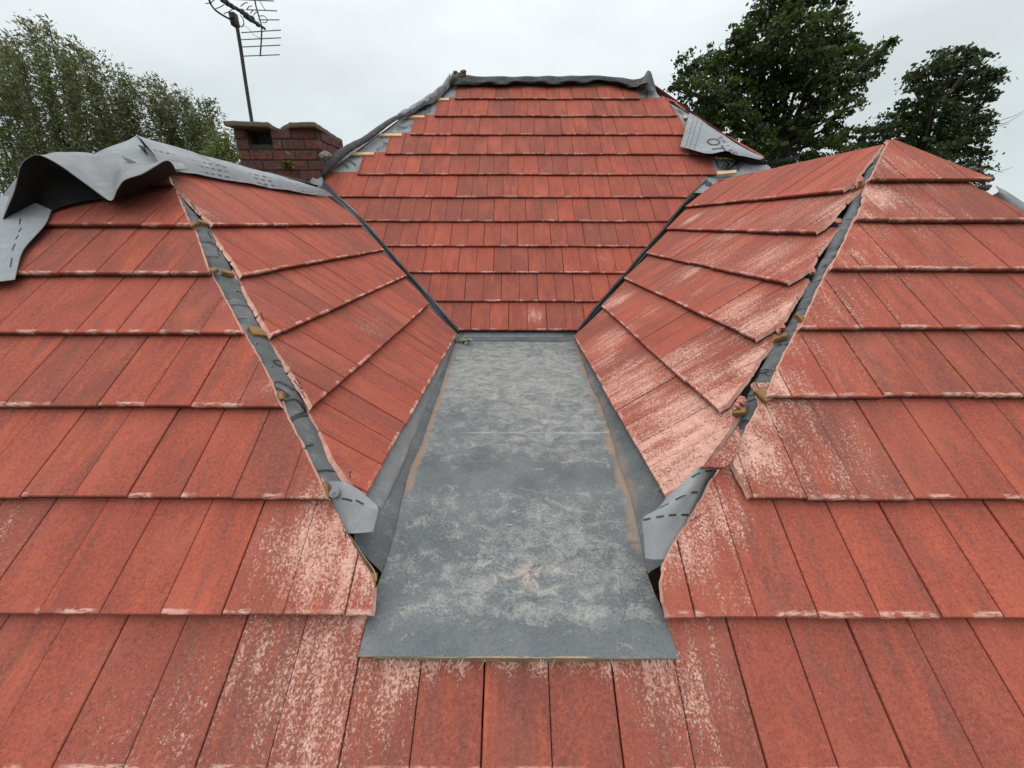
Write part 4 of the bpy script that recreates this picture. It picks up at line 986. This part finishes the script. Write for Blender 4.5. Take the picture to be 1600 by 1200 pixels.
# 3 : rolled strip down the left hip of the back slope
root = empty('roofing_membrane', tuple(BK.hit(500, 272)), 'charcoal membrane rolled along the left hip of the back slope above the chimney', 'roofing membrane', GRP_MEM)
path = catmull([BK.hit(x, y, h) for x, y, h in ((499, 270, .03), (512, 257, .05), (527, 244, .055), (548, 230, .05), (572, 217, .045), (592, 202, .04), (612, 188, .035), (640, 174, .03))], 70)
rad = np.interp(np.linspace(0, 1, 70), [0, .15, .4, .7, 1], [.066, .062, .052, .038, .028])*(1+.09*vnoise(np.linspace(0, 9, 70))+.05*vnoise(np.linspace(0, 31, 70)))
m = MB(); rings = []
tg = np.gradient(path, axis=0); tg /= np.linalg.norm(tg, axis=1)[:, None]
for p, t, r in zip(path, tg, rad):
    x = np.cross(BK.n, t); x /= np.linalg.norm(x); an = np.linspace(-.35*np.pi, 1.35*np.pi, 26)
    rings.append([p+r*(math.cos(q)*x+.5*math.sin(q)*BK.n)*(1+.05*vnoise(q*3+p[0]*14)) for q in an])
G = np.array(rings); m.grid(G, 0); m.grid(G*.0+np.array([[p+(q-p)*.94 for q in rg_] for p, rg_ in zip(path, rings)]), 1)
m.build('sheet', [MEM_D, MEM_U], root, smooth=True, recalc=False)
rows = [[BK.hit(x, y, h) for x, y, h in r] for r in ([(622, 192, .0), (640, 180, .015), (660, 168, .01), (676, 160, .01), (690, 150, .0), (704, 135, .0), (709, 122, .0)],
        [(622, 182, .04), (640, 172, .05), (658, 161, .05), (674, 152, .05), (688, 142, .04), (698, 130, .04), (705, 118, .03)], [(624, 176, .03), (641, 168, .03), (656, 158, .03), (672, 148, .04), (683, 139, .05), (695, 128, .03), (703, 115, .02)], [(620, 180, -.08), (640, 168, -.08), (656, 158, -.08), (672, 148, -.08), (683, 139, -.08), (695, 128, -.08), (703, 115, -.08)])]
G = loft(rows, 80, 26); G = G+(noise3(G, 14)*.012)[..., None]*BK.n; m = MB(); m.grid(G); m.build('upper_strip', membrane('membrane_mid', rgb(.16, .165, .17)), root, smooth=True, recalc=False)
m = MB()
for (a, b, c, d) in ((.12, .1, .2, .34), (.2, .08, .28, .32), (.32, .1, .4, .36), (.44, .12, .50, .34), (.56, .08, .64, .34), (.72, .1, .78, .3)):
    C_ = [G[int(b*25+(d-b)*25*k/4), int(a*79+(c-a)*79*k/4)]+BK.n*.004 for k in range(5)]; C_ = np.array(C_); q = np.array([.012, 0, 0]); m.grid(np.array([C_-q/2, C_+q/2]))
m.build('printed_dash', INK, root)

# 4 : strip along the top ridge with peaks at both ends
root = empty('roofing_membrane', tuple(BK.hit(850, 128)), 'dark grey membrane strip laid along the top ridge, wavy lower edge and raised ends', 'roofing membrane', GRP_MEM)
xs_ = np.linspace(706, 1016, 44)
def lowy(x): return 130.8+np.interp(x, [706, 712, 720, 745, 780, 806, 812, 850, 880, 900, 922, 935, 945, 965, 985, 993, 1003, 1016], [-1, 0, 0, 1.5, .5, -1.5, 0, -1, 0, -.5, -3.5, -5.5, -4, 1, 4.5, 5.5, 2, -2])
def topy(x): return np.interp(x, [706, 712, 722, 740, 800, 900, 925, 950, 985, 1000, 1010, 1016], [117, 113, 117, 121, 121.5, 120.5, 120, 121.5, 124.5, 124, 118, 112])
lowr = [BK.hit(x, lowy(x), .030+.012*math.sin(x*.09)) for x in xs_]; mid = [BK.hit(x, lowy(x)*.5+topy(x)*.5, .055+.008*math.sin(x*.15)) for x in xs_]; tp = [BK.hit(x, topy(x), .035) for x in xs_]
bk_ = [p+[0, .25, -.16] for p in tp]
G = loft([lowr, mid, tp, bk_], 200, 26); G = G+(noise3(G, 10)*.008)[..., None]*BK.n; m = MB(); m.grid(G, 0); m.grid(G-BK.n*.004, 1)
m.build('sheet', [MEM_D, MEM_U], root, smooth=True, recalc=False)
rows = [[BK.hit(x, y, h) for x, y, h in r] for r in ([(700, 138, .0), (706, 128, .05), (716, 131, .03)], [(703, 124, .05), (709, 118, .09), (720, 124, .05)], [(709, 112, .03), (712, 110, .05), (718, 114, .03)])]
m = MB(); m.grid(loft(rows, 18, 18)); m.build('folded_end', MEM_D, root, smooth=True)
rows = [[BK.hit(x, y, h) for x, y, h in r] for r in ([(999, 133, .05), (1012, 130, .12), (1026, 143, .0)], [(1005, 122, .06), (1013, 118, .11), (1022, 128, .03)], [(1010.5, 111.5, .05), (1014, 110, .05), (1018, 114, .03)])]
m = MB(); m.grid(loft(rows, 18, 18)); m.build('folded_end', MEM_D, root, smooth=True)
m = MB(); c = BK.hit(718, 116, .08)
for k in range(14): 
    q = c+(rng.random(3)-.5)*[.16, .06, .06]; e1 = rng.normal(size=3); e1 /= np.linalg.norm(e1); e2 = np.cross(e1, [0, 0, 1.]); e2 /= np.linalg.norm(e2); m.box(q, e1, e2, np.cross(e1, e2), .022, .014, .010, bev=.004)
tag(m.build('mortar_rubble', simple('old_mortar', rgb(.26, .19, .11), .95, .45, 40, .6), loc=c), 'small heap of brown mortar rubble on the left end of the top ridge', 'mortar rubble')

# 5 : triangular flap on the right hip of the back slope
root = empty('roofing_membrane', tuple(BK.hit(1100, 235)), 'triangular pale grey membrane flap with large printed letters, right hip of the back slope', 'roofing membrane', GRP_MEM)
tp = [(1077, 176, .03), (1092, 184, .05), (1110, 197, .05), (1128, 210, .05), (1148, 223, .04), (1172, 236, .03), (1196, 248.5, .02)]
lw = [(1063, 229, .04), (1078, 233, .06), (1096, 239, .08), (1112, 240.5, .10), (1136, 235.5, .13), (1150, 242, .10), (1188, 249.5, .04)]
A = [BK.hit(*q) for q in tp]; B = [BK.hit(*q) for q in lw]; m1 = [a*.5+b*.5+BK.n*.012 for a, b in zip(A, B)]
G = loft([B, m1, A], 80, 30); G = G+(noise3(G, 8)*.006)[..., None]*BK.n; N = np.repeat(np.repeat(BK.n[None, None], 30, 0), 80, 1)
m = MB(); m.grid(G, 0); m.grid(G-N*.003, 1); bkk = [a+[.05, .2, -.15] for a in A]; m.grid(loft([A, bkk], 80, 4), 0); m.build('sheet', [MEM_L, MEM_U], root, smooth=True, recalc=False)
m = MB()
for u in (.10, .155, .225):
    for k in range(14): gridprint(m, G, N, u-.0*k, .04+k*.067, u, .04+k*.067+.04, .007, 2)
def on_sheet(m, V, F, p0, p1, asp=1.0, hh=.105):
    o_ = BK.hit(p0[0], p0[1], hh); e1 = BK.hit(p1[0], p1[1], hh)-o_; e1 /= np.linalg.norm(e1); e2 = np.cross(BK.n, e1)
    P = o_+V[:, :1]*e1*asp+V[:, 1:2]*e2; gp = G.reshape(-1, 3)
    out_ = []
    for p in P:
        vx = p/np.linalg.norm(p); d = gp-(gp@vx)[:, None]*vx; i = np.argsort((d**2).sum(1))[:4]; dep = (gp[i]@BK.n).mean()
        out_.append(vx*((dep+.005)/(BK.n@vx)))
    m.add(out_, F)
V, F = text_mesh('OT', .20); on_sheet(m, V, F, (1101.5, 216.5), (1107, 224.8), .80)
for ch, x, y in (('G', 1126, 215), ('N', 1131.5, 221), ('I', 1137, 227.5), ('F', 1142, 234), ('O', 1148.5, 239)):
    V, F = text_mesh(ch, .064); V[:, 0] -= V[:, 0].mean(); V[:, 1] -= .022; on_sheet(m, V, F, (x, y), (x-6.5, y-7.6), 1.0, .09)
m.build('printed_lettering', INK, root)
# dark turned-under tail of the flap running to the right ridge
rows = [[BK.hit(x, y, h) for x, y, h in r] for r in ([(1104, 242, .05), (1135, 240, .10), (1160, 247, .07), (1190, 252, .04), (1225, 247, .02), (1250, 241, .0)], [(1104, 244, .0), (1135, 246, .0), (1160, 254, .0), (1190, 258, .0), (1225, 252, .0), (1250, 246, -.02)])]
m = MB(); m.grid(loft(rows, 50, 6)); m.build('turned_under_tail', MEM_U, root, smooth=True)

# tile edges beyond the right hip, and the membrane past the front slope's right hip
m = MB()
for k, (x, y, x2, y2) in enumerate(((1034, 150, 1060, 160), (1056, 160, 1072, 172), (1128, 207, 1195, 245))):
    m = MB()
    A = BK.hit(x, y, -.02)+[0, .03, 0]; B = BK.hit(x2, y2, -.02)+[0, .03, 0]; d = B-A; L = np.linalg.norm(d); d /= L; m.box((A+B)/2, d, np.cross(BK.n, d), BK.n, L/2, .012, .008, bev=.003)
    tcs = m.n; m.at['tile'] = [(0, np.tile([.5, .5, .5, 0], (tcs, 1)))]; m.at['tc'] = [(0, np.concatenate(m.v))]; m.build('hip_edge_tile', TILE, house)
rows = [[FR.hit(x, y, h) for x, y, h in r] for r in ([(1556, 290, .0), (1578, 301, .0), (1600, 316, .0), (1640, 340, .0)], [(1560, 299, .0), (1580, 312, .0), (1600, 325, .0), (1640, 350, .0)], [(1550, 305, -.03), (1572, 326, -.03), (1590, 338, -.03), (1640, 370, -.03)])]
sheet_from(rows, 30, 12, .004, 14, [MEM], 'underlay', house, label='grey underlay edge past the right end of the front slope')
DMORT = simple('dark_mortar', rgb(.10, .085, .07), .95, .4, 40)
for k, (x, y) in enumerate(((1556, 292), (1560, 290), (1566, 276), (1546, 266), (1535, 262))):
    m = MB(); c = FR.hit(x, y, .01)-[0, -.05, 0]; e1 = rng.normal(size=3); e1 /= np.linalg.norm(e1); e2 = np.cross(e1, [0, 0, 1.]); e2 /= np.linalg.norm(e2); m.box(c, e1, e2, np.cross(e1, e2), .02, .012, .008, bev=.003); m.build('mortar_crumb', DMORT, house)

# small torn heads of cut tiles standing out along the right hip
def fragment(pts, h0=.004, fr=RF):
    q = np.array([fr.hit(x, y, h0) for x, y in pts]); n = len(q); c = q.mean(0); m = MB()
    G = np.array([[c+(p-c)*sc_+fr.n*(dz+.0012*vnoise(i*3.1+p[0]*9)) for i, p in enumerate(q)] for sc_, dz in ((.9, .001), (1.0, -.002), (1.0, -.011))])
    G = np.concatenate([G, G[:, :1]], 1); m.grid(G); m.add(G[0][:-1], [tuple(range(n))]); m.add(G[2][:-1], [tuple(range(n))[::-1]])
    m.at['tile'] = [(0, np.tile([.5, .5, .6, 0], (m.n, 1)))]; m.at['tc'] = [(0, np.concatenate(m.v))]
    m.build('tile_fragment', TILE, house)
for pts in ([(1147, 634), (1152, 622), (1156, 617), (1163, 619), (1166, 625), (1160, 631), (1156, 629), (1153, 636)],
            [(1212, 519), (1216, 508), (1220, 502), (1226, 507), (1227, 513), (1220, 512), (1216, 520)],
            [(1264, 427), (1267, 417), (1269, 413), (1273, 419), (1273, 426), (1268, 425)],
            [(1335, 290), (1339, 278), (1345, 273), (1349, 277), (1346, 282), (1341, 284), (1338, 292)],
            [(1303, 345), (1307, 340), (1314, 341), (1314, 347), (1308, 348)]): fragment(pts)
# ---------- broken tile piece lying in the right hip
tri = [(1095, 731), (1110, 719), (1128, 700), (1143, 682), (1154.5, 665), (1158, 676), (1161, 690), (1150, 712), (1138, 727), (1130, 731), (1112, 730)]
tp_ = np.array([FR.hit(x, y, .004) for x, y in tri]); n = len(tri); c = tp_.mean(0)
m = MB(); G = []
for sc_, dz in ((.96, 0), (1.0, -.004), (1.0, -.015)): G.append([c+(p-c)*sc_+FR.n*(dz+.001*vnoise(i*2.7)) for i, p in enumerate(tp_)])
G = np.array(G); G = np.concatenate([G, G[:, :1]], 1); m.grid(G); m.add(G[0][:-1], [tuple(range(n))]); m.add(G[2][:-1], [tuple(range(n))[::-1]])
m.at['tile'] = [(0, np.tile([.6, .4, .55, 0], (m.n, 1)))]; m.at['tc'] = [(0, np.concatenate(m.v))]
base = tuple(c); o = m.build('broken_tile', TILE, loc=base); tag(o, 'broken triangular piece of red tile lying loose in the right hip gap', 'broken tile')

# ---------- fern on the chimney and leafy sprig on the flat roof
def leaf_strip(m, p, d, up, L, wd, n=6, droop=.4, tint=.5):
    d = d/np.linalg.norm(d); sd = np.cross(d, up); sd /= np.linalg.norm(sd)+1e-9; row = []
    for k in range(n):
        t = k/(n-1); c = p+d*L*t+up*L*(.25*t-droop*t*t); w_ = wd*math.sin(math.pi*min(.97, .08+t*.92))**.7/2; row.append([c-sd*w_, c-up*w_*.15, c+sd*w_])
    G = np.array(row); st = m.n; m.grid(G); m.at.setdefault('tile', []).append((st, np.tile([tint, 0, 0, 1], (m.n-st, 1))))
c = at_depth(452, 262, 4.34); fern = empty('fern', tuple(c), 'small yellow green fern growing from the chimney brickwork', 'fern')
m = MB(); up = np.array([0, -.25, 1.]); up /= np.linalg.norm(up)
for k in range(38):
    an = rng.uniform(-1.3, 1.3); d = np.array([math.sin(an), rng.uniform(-.9, -.2), math.cos(an)*rng.uniform(.3, 1.)]); L = rng.uniform(.07, .14)
    leaf_strip(m, c+(rng.random(3)-.5)*[.05, .01, .03], d, up, L, .016, 7, rng.uniform(.2, .7), rng.random())
m.build('fronds', LEAF_FERN, fern)
m = MB(); 
for k in range(6): m.tube(catmull([c+[0, .02, -.02], c+(rng.random(3)-.5)*[.05, 0, .02]+[0, -.02, .02], c+(rng.random(3)-.5)*[.10, .03, .08]+[0, -.04, .04]], 6), .0015, 4)
m.build('stalks', simple('fern_stalk', rgb(.12, .07, .03), .7), fern)
c = GF.hit(722, 533, .01); spr = empty('leaf_sprig', tuple(c), 'green oak leaf sprig fallen in the back left corner of the flat roof', 'leaf sprig')
m = MB(); stem = catmull([c+[.10, -.10, .0], c+[.05, -.04, .015], c, c+[-.04, .03, .03]], 14)
for k in range(15):
    p = stem[rng.integers(3, 14)]; an = rng.uniform(0, 6.28); d = np.array([math.cos(an), math.sin(an), rng.uniform(.1, .7)])
    leaf_strip(m, p, d, np.array([0, -.3, .95]), rng.uniform(.035, .065), .028, 6, rng.uniform(.1, .5), rng.random())
m.build('leaves', LEAF_SPRIG, spr); m = MB(); m.tube(stem, .002, 5); m.build('stem', simple('sprig_stem', rgb(.18, .16, .07), .7), spr)
# dry twig caught on the right hip
X = FR.hit(1083, 812, .004); m = MB(); m.tube(catmull([FR.hit(1078, 814, .004), FR.hit(1088, 809, .01), FR.hit(1097, 803, .012)], 8), .0014, 5); m.tube([FR.hit(1088, 809, .01), FR.hit(1092, 812, .012)], .001, 4); m.tube([FR.hit(1086, 810, .01), FR.hit(1088, 804, .014)], .001, 4)
tag(m.build('twig', simple('dry_twig', rgb(.07, .05, .035), .8), loc=tuple(X)), 'small dry twig on the tile edge above the right membrane tongue', 'twig')

# ================================================================== TV AERIAL
YA = 4.55
foot = at_depth(392, 186, YA); foot[2] = ZC+.005
aer = empty('television_aerial', tuple(foot), 'dark television aerial on a leaning mast above the chimney', 'aerial')
D = lambda x, y, Y=YA: at_depth(x, y, Y)
m = MB(); m.tube([foot-[0, 0, .0], D(384, 130), D(376, 75), D(369, 33)], .0155, 12); m.build('mast', METAL, aer, smooth=True)
m = MB(); m.box(D(366, 31), [1, 0, 0], [0, 1, 0], [0, 0, 1], .028, .03, .05, bev=.006); m.tube([D(360, 25, 4.5), D(372, 40, 4.6)], .012, 8); m.tube([D(361, 34, 4.5), D(371, 28, 4.6)], .010, 8); m.build('clamp', METAL, aer)
bA, bB = D(318, -22, 4.0), D(414, 45, 4.75)
m = MB(); m.tube([bA, bB], .011, 8); d = bB-bA
for k in range(26):
    t = .25+.62*k/26; p = bA+d*t; m.box(p+(rng.random(3)-.5)*.016, d/np.linalg.norm(d), [0, 0, 1.], np.cross(d/np.linalg.norm(d), [0, 0, 1.]), .016, rng.uniform(.008, .02), rng.uniform(.008, .018), bev=.003)
m.build('boom', METAL, aer)
m = MB(); m.tube(catmull([D(326, -6, 4.3), D(329, 6, 4.35), D(338, 17, 4.42), D(352, 26, 4.5), D(363, 32)], 20), .008, 8); m.build('boom_support', METAL, aer, smooth=True)
m = MB(); top, bot = D(396, -25, 4.72), D(407, 88, 4.72)
m.tube(catmull([D(395, -25, 4.72), D(399, 5, 4.72), D(404, 24, 4.72), D(408.5, 41, 4.72), D(408.5, 60, 4.72), D(406.5, 88, 4.72)], 24), .0065, 8); m.build('reflector_bar', METAL, aer, smooth=True)
for (x0, yy0, x1, yy1) in ((366, -1, 428, 1.5), (384, 15, 433, 17), (404, 31, 436.5, 31), (377, 51, 439, 47), (377, 62, 439, 59), (376, 73.5, 438, 70.5), (379, 87.7, 437, 85.5), (365, -14, 424, -14)):
    m = MB(); m.tube([D(x0, yy0, 4.71), D(x1, yy1, 4.71)], .0042, 6); m.build('reflector_rod', ROD, aer)
for (a, b, c_) in (((321, 5.5), (326, 5), (331, 4)), ((337, 13.5), (346, 10), (352, 5)), ((350, 21), (358, 18), (366, 12)), ((376, 10), (382, 5), (387, 4)), ((386, 15), (389, 10), (394, 9.5)), ((391, 21), (394, 17), (397, 15.5)), ((396, 24), (399, 20), (404, 18)),
                   ((405, 25), (413, 25), (418, 31)), ((418, 31), (416, 35), (410, 35)), ((405, 0), (409, 7), (414, 15)), ((330, 4), (333, 1), (338, -3))):
    m = MB(); m.tube(catmull([D(*a, 4.5), D(*b, 4.5), D(*c_, 4.5)], 8), .0036, 5); m.build('director', ROD, aer)
m = MB(); m.tube(catmull([D(374, 39), D(378, 42), D(381, 36), D(379, 28), D(375, 24)], 16), .004, 6); m.tube(catmull([D(381, 40), D(389, 45), D(396, 54), D(404, 58.5), D(408, 60)], 16), .002, 5); m.build('cable', METAL, aer)

# ================================================================== TREES
def leaf_mesh(name, mat, P, size, parent, axis=None, ar=.6, tint=None):
    n = len(P); u = rng.normal(size=(n, 3))
    if axis is not None: u = axis+u*.45
    u /= np.linalg.norm(u, axis=1)[:, None]; v = np.cross(u, rng.normal(size=(n, 3))); v /= np.linalg.norm(v, axis=1)[:, None]
    sz = size*rng.uniform(.6, 1.3, (n, 1)); V = np.stack([P-u*sz*.5, P+v*sz*ar*.5, P+u*sz*.5, P-v*sz*ar*.5], 1).reshape(-1, 3)-np.array(parent['_b'])
    me = bpy.data.meshes.new(name); me.vertices.add(4*n); me.vertices.foreach_set('co', V.ravel())
    me.loops.add(4*n); me.loops.foreach_set('vertex_index', np.arange(4*n)); me.polygons.add(n); me.polygons.foreach_set('loop_start', np.arange(0, 4*n, 4)); me.polygons.foreach_set('loop_total', np.full(n, 4))
    me.update(); me.validate(); a = me.attributes.new('tile', 'FLOAT_COLOR', 'POINT'); t = rng.random(n) if tint is None else tint; c = np.zeros((n, 4, 4)); c[..., 0] = t[:, None]; c[..., 3] = 1; a.data.foreach_set('color', c.ravel())
    me.materials.append(mat); o = bpy.data.objects.new(name, me); scene.collection.objects.link(o); o.parent = parent; o['_b'] = list(parent['_b']); return o
def crown_tree(clumps, Y, label, mat, foot_px, leaf=.13, dens=1.0, tr=.22, lean=0, depth=1.0, group=None):
    sc = Y*1.0/(FPX*1.05)
    f = at_depth(foot_px, 330, Y); base = np.array([f[0], f[1], GZ]); root = empty('oak_tree', tuple(base), label, 'tree', group)
    pts = []; tints = []; cents = []
    for (x, y, r) in clumps:
        rr_ = r*sc*.98+.03; c = at_depth(x, y, Y+rng.uniform(-1, 1)*depth*1.6); cents.append((c, rr_))
        nt_ = max(4, int(14*dens*(rr_/.4)**2))
        for k in range(nt_):
            d = rng.normal(size=3); d /= np.linalg.norm(d); q = c+d*rr_*rng.uniform(.35, 1.0)**.7*np.array([1, 1.1, .85])
            nl = rng.integers(14, 30); cr_ = rng.uniform(.09, .20); L = rng.normal(size=(nl, 3)); L = q+L*cr_*np.array([.62+lean, .6, .30]); pts.append(L); tints.append(np.clip(rng.normal(.25+.42*(d[2] > .15), .22, nl), 0, 1))  # upper leaves of each clump get a brighter tint: painted highlights on top
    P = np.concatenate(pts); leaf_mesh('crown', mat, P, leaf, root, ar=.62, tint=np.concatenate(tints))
    m = MB(); hub = at_depth(foot_px, 215, Y); m.tube(catmull([base, base*.5+hub*.5+[.2, 0, 0], hub], 12), np.linspace(tr*1.6, tr*.8, 12), 10)
    for c, rr_ in cents:
        if rng.random() < .75:
            mid = hub*.5+c*.5+np.array([rng.uniform(-.3, .3), rng.uniform(-.2, .2), rng.uniform(-.35, .1)]); m.tube(catmull([hub-[0, 0, rng.uniform(0, 1.)], mid, c], 10), np.linspace(tr*.30, .018, 10), 6, caps=False)
            for j in range(3):
                e_ = c+rng.normal(size=3)*rr_*.4; m.tube(catmull([mid, c*.5+e_*.5, e_], 6), np.linspace(.03, .008, 6), 4, caps=False)
    m.build('trunk', BARK, root, smooth=True)
    return root
oak1 = [(1225, 12, 38), (1268, 8, 34), (1200, 22, 28), (1193, 62, 38), (1245, 55, 42), (1288, 48, 30), (1300, 85, 32), (1325, 62, 12), (1160, 50, 14), (1122, 92, 25), (1074, 103, 17), (1096, 118, 24), (1060, 136, 10), (1140, 115, 34), (1180, 105, 40), (1232, 105, 44), (1282, 108, 36), (1322, 104, 26), (1352, 92, 18), (1378, 78, 10), (1391, 70, 6), (1372, 96, 10), (1090, 152, 26), (1128, 160, 36), (1180, 158, 44), (1240, 160, 46), (1296, 142, 30), (1330, 140, 16), (1352, 118, 10), (1345, 160, 8), (1322, 168, 12), (1104, 185, 26), (1150, 205, 36), (1210, 208, 40), (1268, 200, 30), (1302, 215, 22), (1330, 212, 16), (1180, 245, 36), (1245, 245, 34), (1120, 215, 28), (1290, 245, 28), (1180, 290, 50), (1260, 290, 50), (1240, -25, 30), (1150, 74, 12)]
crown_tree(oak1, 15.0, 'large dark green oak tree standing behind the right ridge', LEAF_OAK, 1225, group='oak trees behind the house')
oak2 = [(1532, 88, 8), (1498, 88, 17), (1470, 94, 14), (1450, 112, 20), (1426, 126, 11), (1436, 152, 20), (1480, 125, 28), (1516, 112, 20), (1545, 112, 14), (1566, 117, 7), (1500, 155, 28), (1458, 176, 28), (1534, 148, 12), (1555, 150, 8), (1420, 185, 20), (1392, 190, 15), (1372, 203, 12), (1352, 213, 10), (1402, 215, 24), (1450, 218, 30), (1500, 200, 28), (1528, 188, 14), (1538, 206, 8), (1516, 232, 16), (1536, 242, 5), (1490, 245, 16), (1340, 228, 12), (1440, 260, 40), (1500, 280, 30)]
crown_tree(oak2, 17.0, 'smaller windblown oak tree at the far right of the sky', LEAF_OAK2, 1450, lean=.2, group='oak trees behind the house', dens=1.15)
# bare twigs reaching right
f = at_depth(1545, 300, 17); tw = empty('bare_branch_tree', (f[0], f[1], GZ), 'thin bare branches rising past the right end of the roof', 'tree')
m = MB(); m.tube(catmull([np.array([f[0]-.2, f[1], GZ]), f+[0, 0, -1.], at_depth(1530, 250, 17)], 10), np.linspace(.12, .03, 10), 7)
for a in (((1530, 250), (1538, 205), (1560, 190), (1585, 181), (1603, 172)), ((1530, 250), (1545, 200), (1572, 192), (1597, 178)), ((1530, 248), (1542, 200), (1556, 198), (1578, 193)), ((1530, 260), (1518, 254), (1540, 249)), ((1530, 262), (1524, 258), (1552, 249)), ((1530, 280), (1545, 262), (1560, 268), (1582, 261)), ((1530, 210), (1540, 185), (1554, 178)), ((1530, 262), (1535, 262), (1568, 270))):
    m.tube(catmull([at_depth(x, y, 17+.3*i) for i, (x, y) in enumerate(a)], 14), np.linspace(.018, .006, 14), 5, caps=False)
m.build('branches', BARK, tw)
# left: tall feathery trees bending in the wind
def wind_tree(tips, Y, label, foot_px, mat, n_extra=2.0):
    f = at_depth(foot_px, 420, Y); base = np.array([f[0], f[1], GZ]); root = empty('willow_tree', tuple(base), label, 'tree', 'tall feathery trees on the left')
    m = MB(); P = []; AX = []; TT = []
    hub = at_depth(foot_px+20, 420, Y); m.tube(catmull([base, base*.4+hub*.6, hub], 10), np.linspace(.3, .16, 10), 9)
    for (x, y) in tips:
        for rep in range(3):
            Yt = Y+rng.uniform(-1.5, 1.5); x_ = x+rng.normal(0, 13); y_ = y+15+abs(rng.normal(0, 1))*34*(rep > 0)
            tip = at_depth(x_, y_, Yt); root_ = at_depth(foot_px*.45+x_*.55+55+rng.uniform(-20, 20), 400, Yt)
            st = catmull([hub*.3+root_*.7, root_, root_*.5+tip*.5+np.array([.35, 0, .1]), tip*.85+root_*.15+np.array([.12, 0, .12]), tip], 26)
            m.tube(st, np.linspace(.024, .004, 26), 5, caps=False)
            for k in range(7, 26):
                t = k/25
                for j in range((2 if t > .85 else 4) if t > .25 else 3):
                    d = rng.normal(size=3)*[.75, .6, .5]+[-.40, 0, .42]; d /= np.linalg.norm(d); L = rng.uniform(.25, .62)*(1.1-.5*t)
                    e = st[k]+d*L; tws = catmull([st[k], st[k]*.5+e*.5+[0.03, 0, .03], e], 6)
                    if rng.random() < .5: m.tube(tws, .005, 3, caps=False)
                    nl = rng.integers(5, 12); q = tws[rng.integers(1, 6, nl)]+rng.normal(size=(nl, 3))*.065; P.append(q); AX.append(np.repeat(d[None], nl, 0)); TT.append(np.clip(rng.normal(.45, .25, nl), 0, 1))
    leaf_mesh('crown', mat, np.concatenate(P), .105, root, axis=np.concatenate(AX), ar=.42, tint=np.concatenate(TT)); m.build('trunk', BARK, root)
wind_tree([(-60, 90), (-35, 60), (-10, 55), (8, 58), (22, 50), (38, 52), (52, 30), (66, 22), (80, 34), (95, 50), (108, 52), (120, 66), (-20, 130), (20, 110), (60, 90), (100, 105), (0, 190), (50, 160), (95, 170), (30, 230), (80, 225), (120, 130), (125, 200)], 14.0, 'tall feathery tree at the far left edge behind the curled sheet', 20, LEAF_WIL)
wind_tree([(130, 66), (150, 74), (164, 82), (180, 92), (193, 108), (203, 122), (150, 110), (178, 130), (200, 150), (140, 160), (170, 180), (205, 190), (150, 215), (190, 225)], 15.0, 'feathery tree behind the membrane peak, second of the tall left trees', 160, LEAF_WIL)
wind_tree([(220, 112), (240, 114), (258, 112), (276, 122), (292, 134), (306, 150), (318, 146), (324, 170), (330, 186), (230, 150), (262, 150), (290, 170), (240, 190), (275, 200), (310, 205), (250, 220), (300, 225)], 16.0, 'shorter feathery tree left of the chimney', 270, LEAF_WIL)
# small yellow-green bush just left of the chimney
f = at_depth(350, 300, 12); bush = empty('bush', (f[0], f[1], GZ), 'yellow green bushy shrub top just left of the chimney', 'shrub'); P = []
for (x, y, r) in ((345, 222, 14), (360, 215, 12), (352, 240, 18), (335, 238, 14), (368, 236, 14), (325, 248, 12), (375, 255, 16), (350, 262, 24), (340, 300, 30), (372, 300, 30)):
    c = at_depth(x, y, 12+rng.uniform(-.4, .4)); rr_ = r*.021; n_ = int(r*r*1.3); d = rng.normal(size=(n_, 3)); d /= np.linalg.norm(d, axis=1)[:, None]; P.append(c+d*rr_*rng.uniform(.3, 1.1, (n_, 1)))
leaf_mesh('crown', LEAF_BUSH, np.concatenate(P), .09, bush, ar=.4); m = MB(); m.tube([np.array([f[0], f[1], GZ]), f], [.12, .05], 7)
for k in range(12): m.tube(catmull([f-[0, 0, 1.], f+[rng.uniform(-.3, .3), 0, .4], at_depth(rng.uniform(325, 375), rng.uniform(208, 250), 12)], 8), np.linspace(.02, .004, 8), 4, caps=False)
m.build('stems', BARK, bush)

for o in scene.objects:
    if '_b' in o: del o['_b']
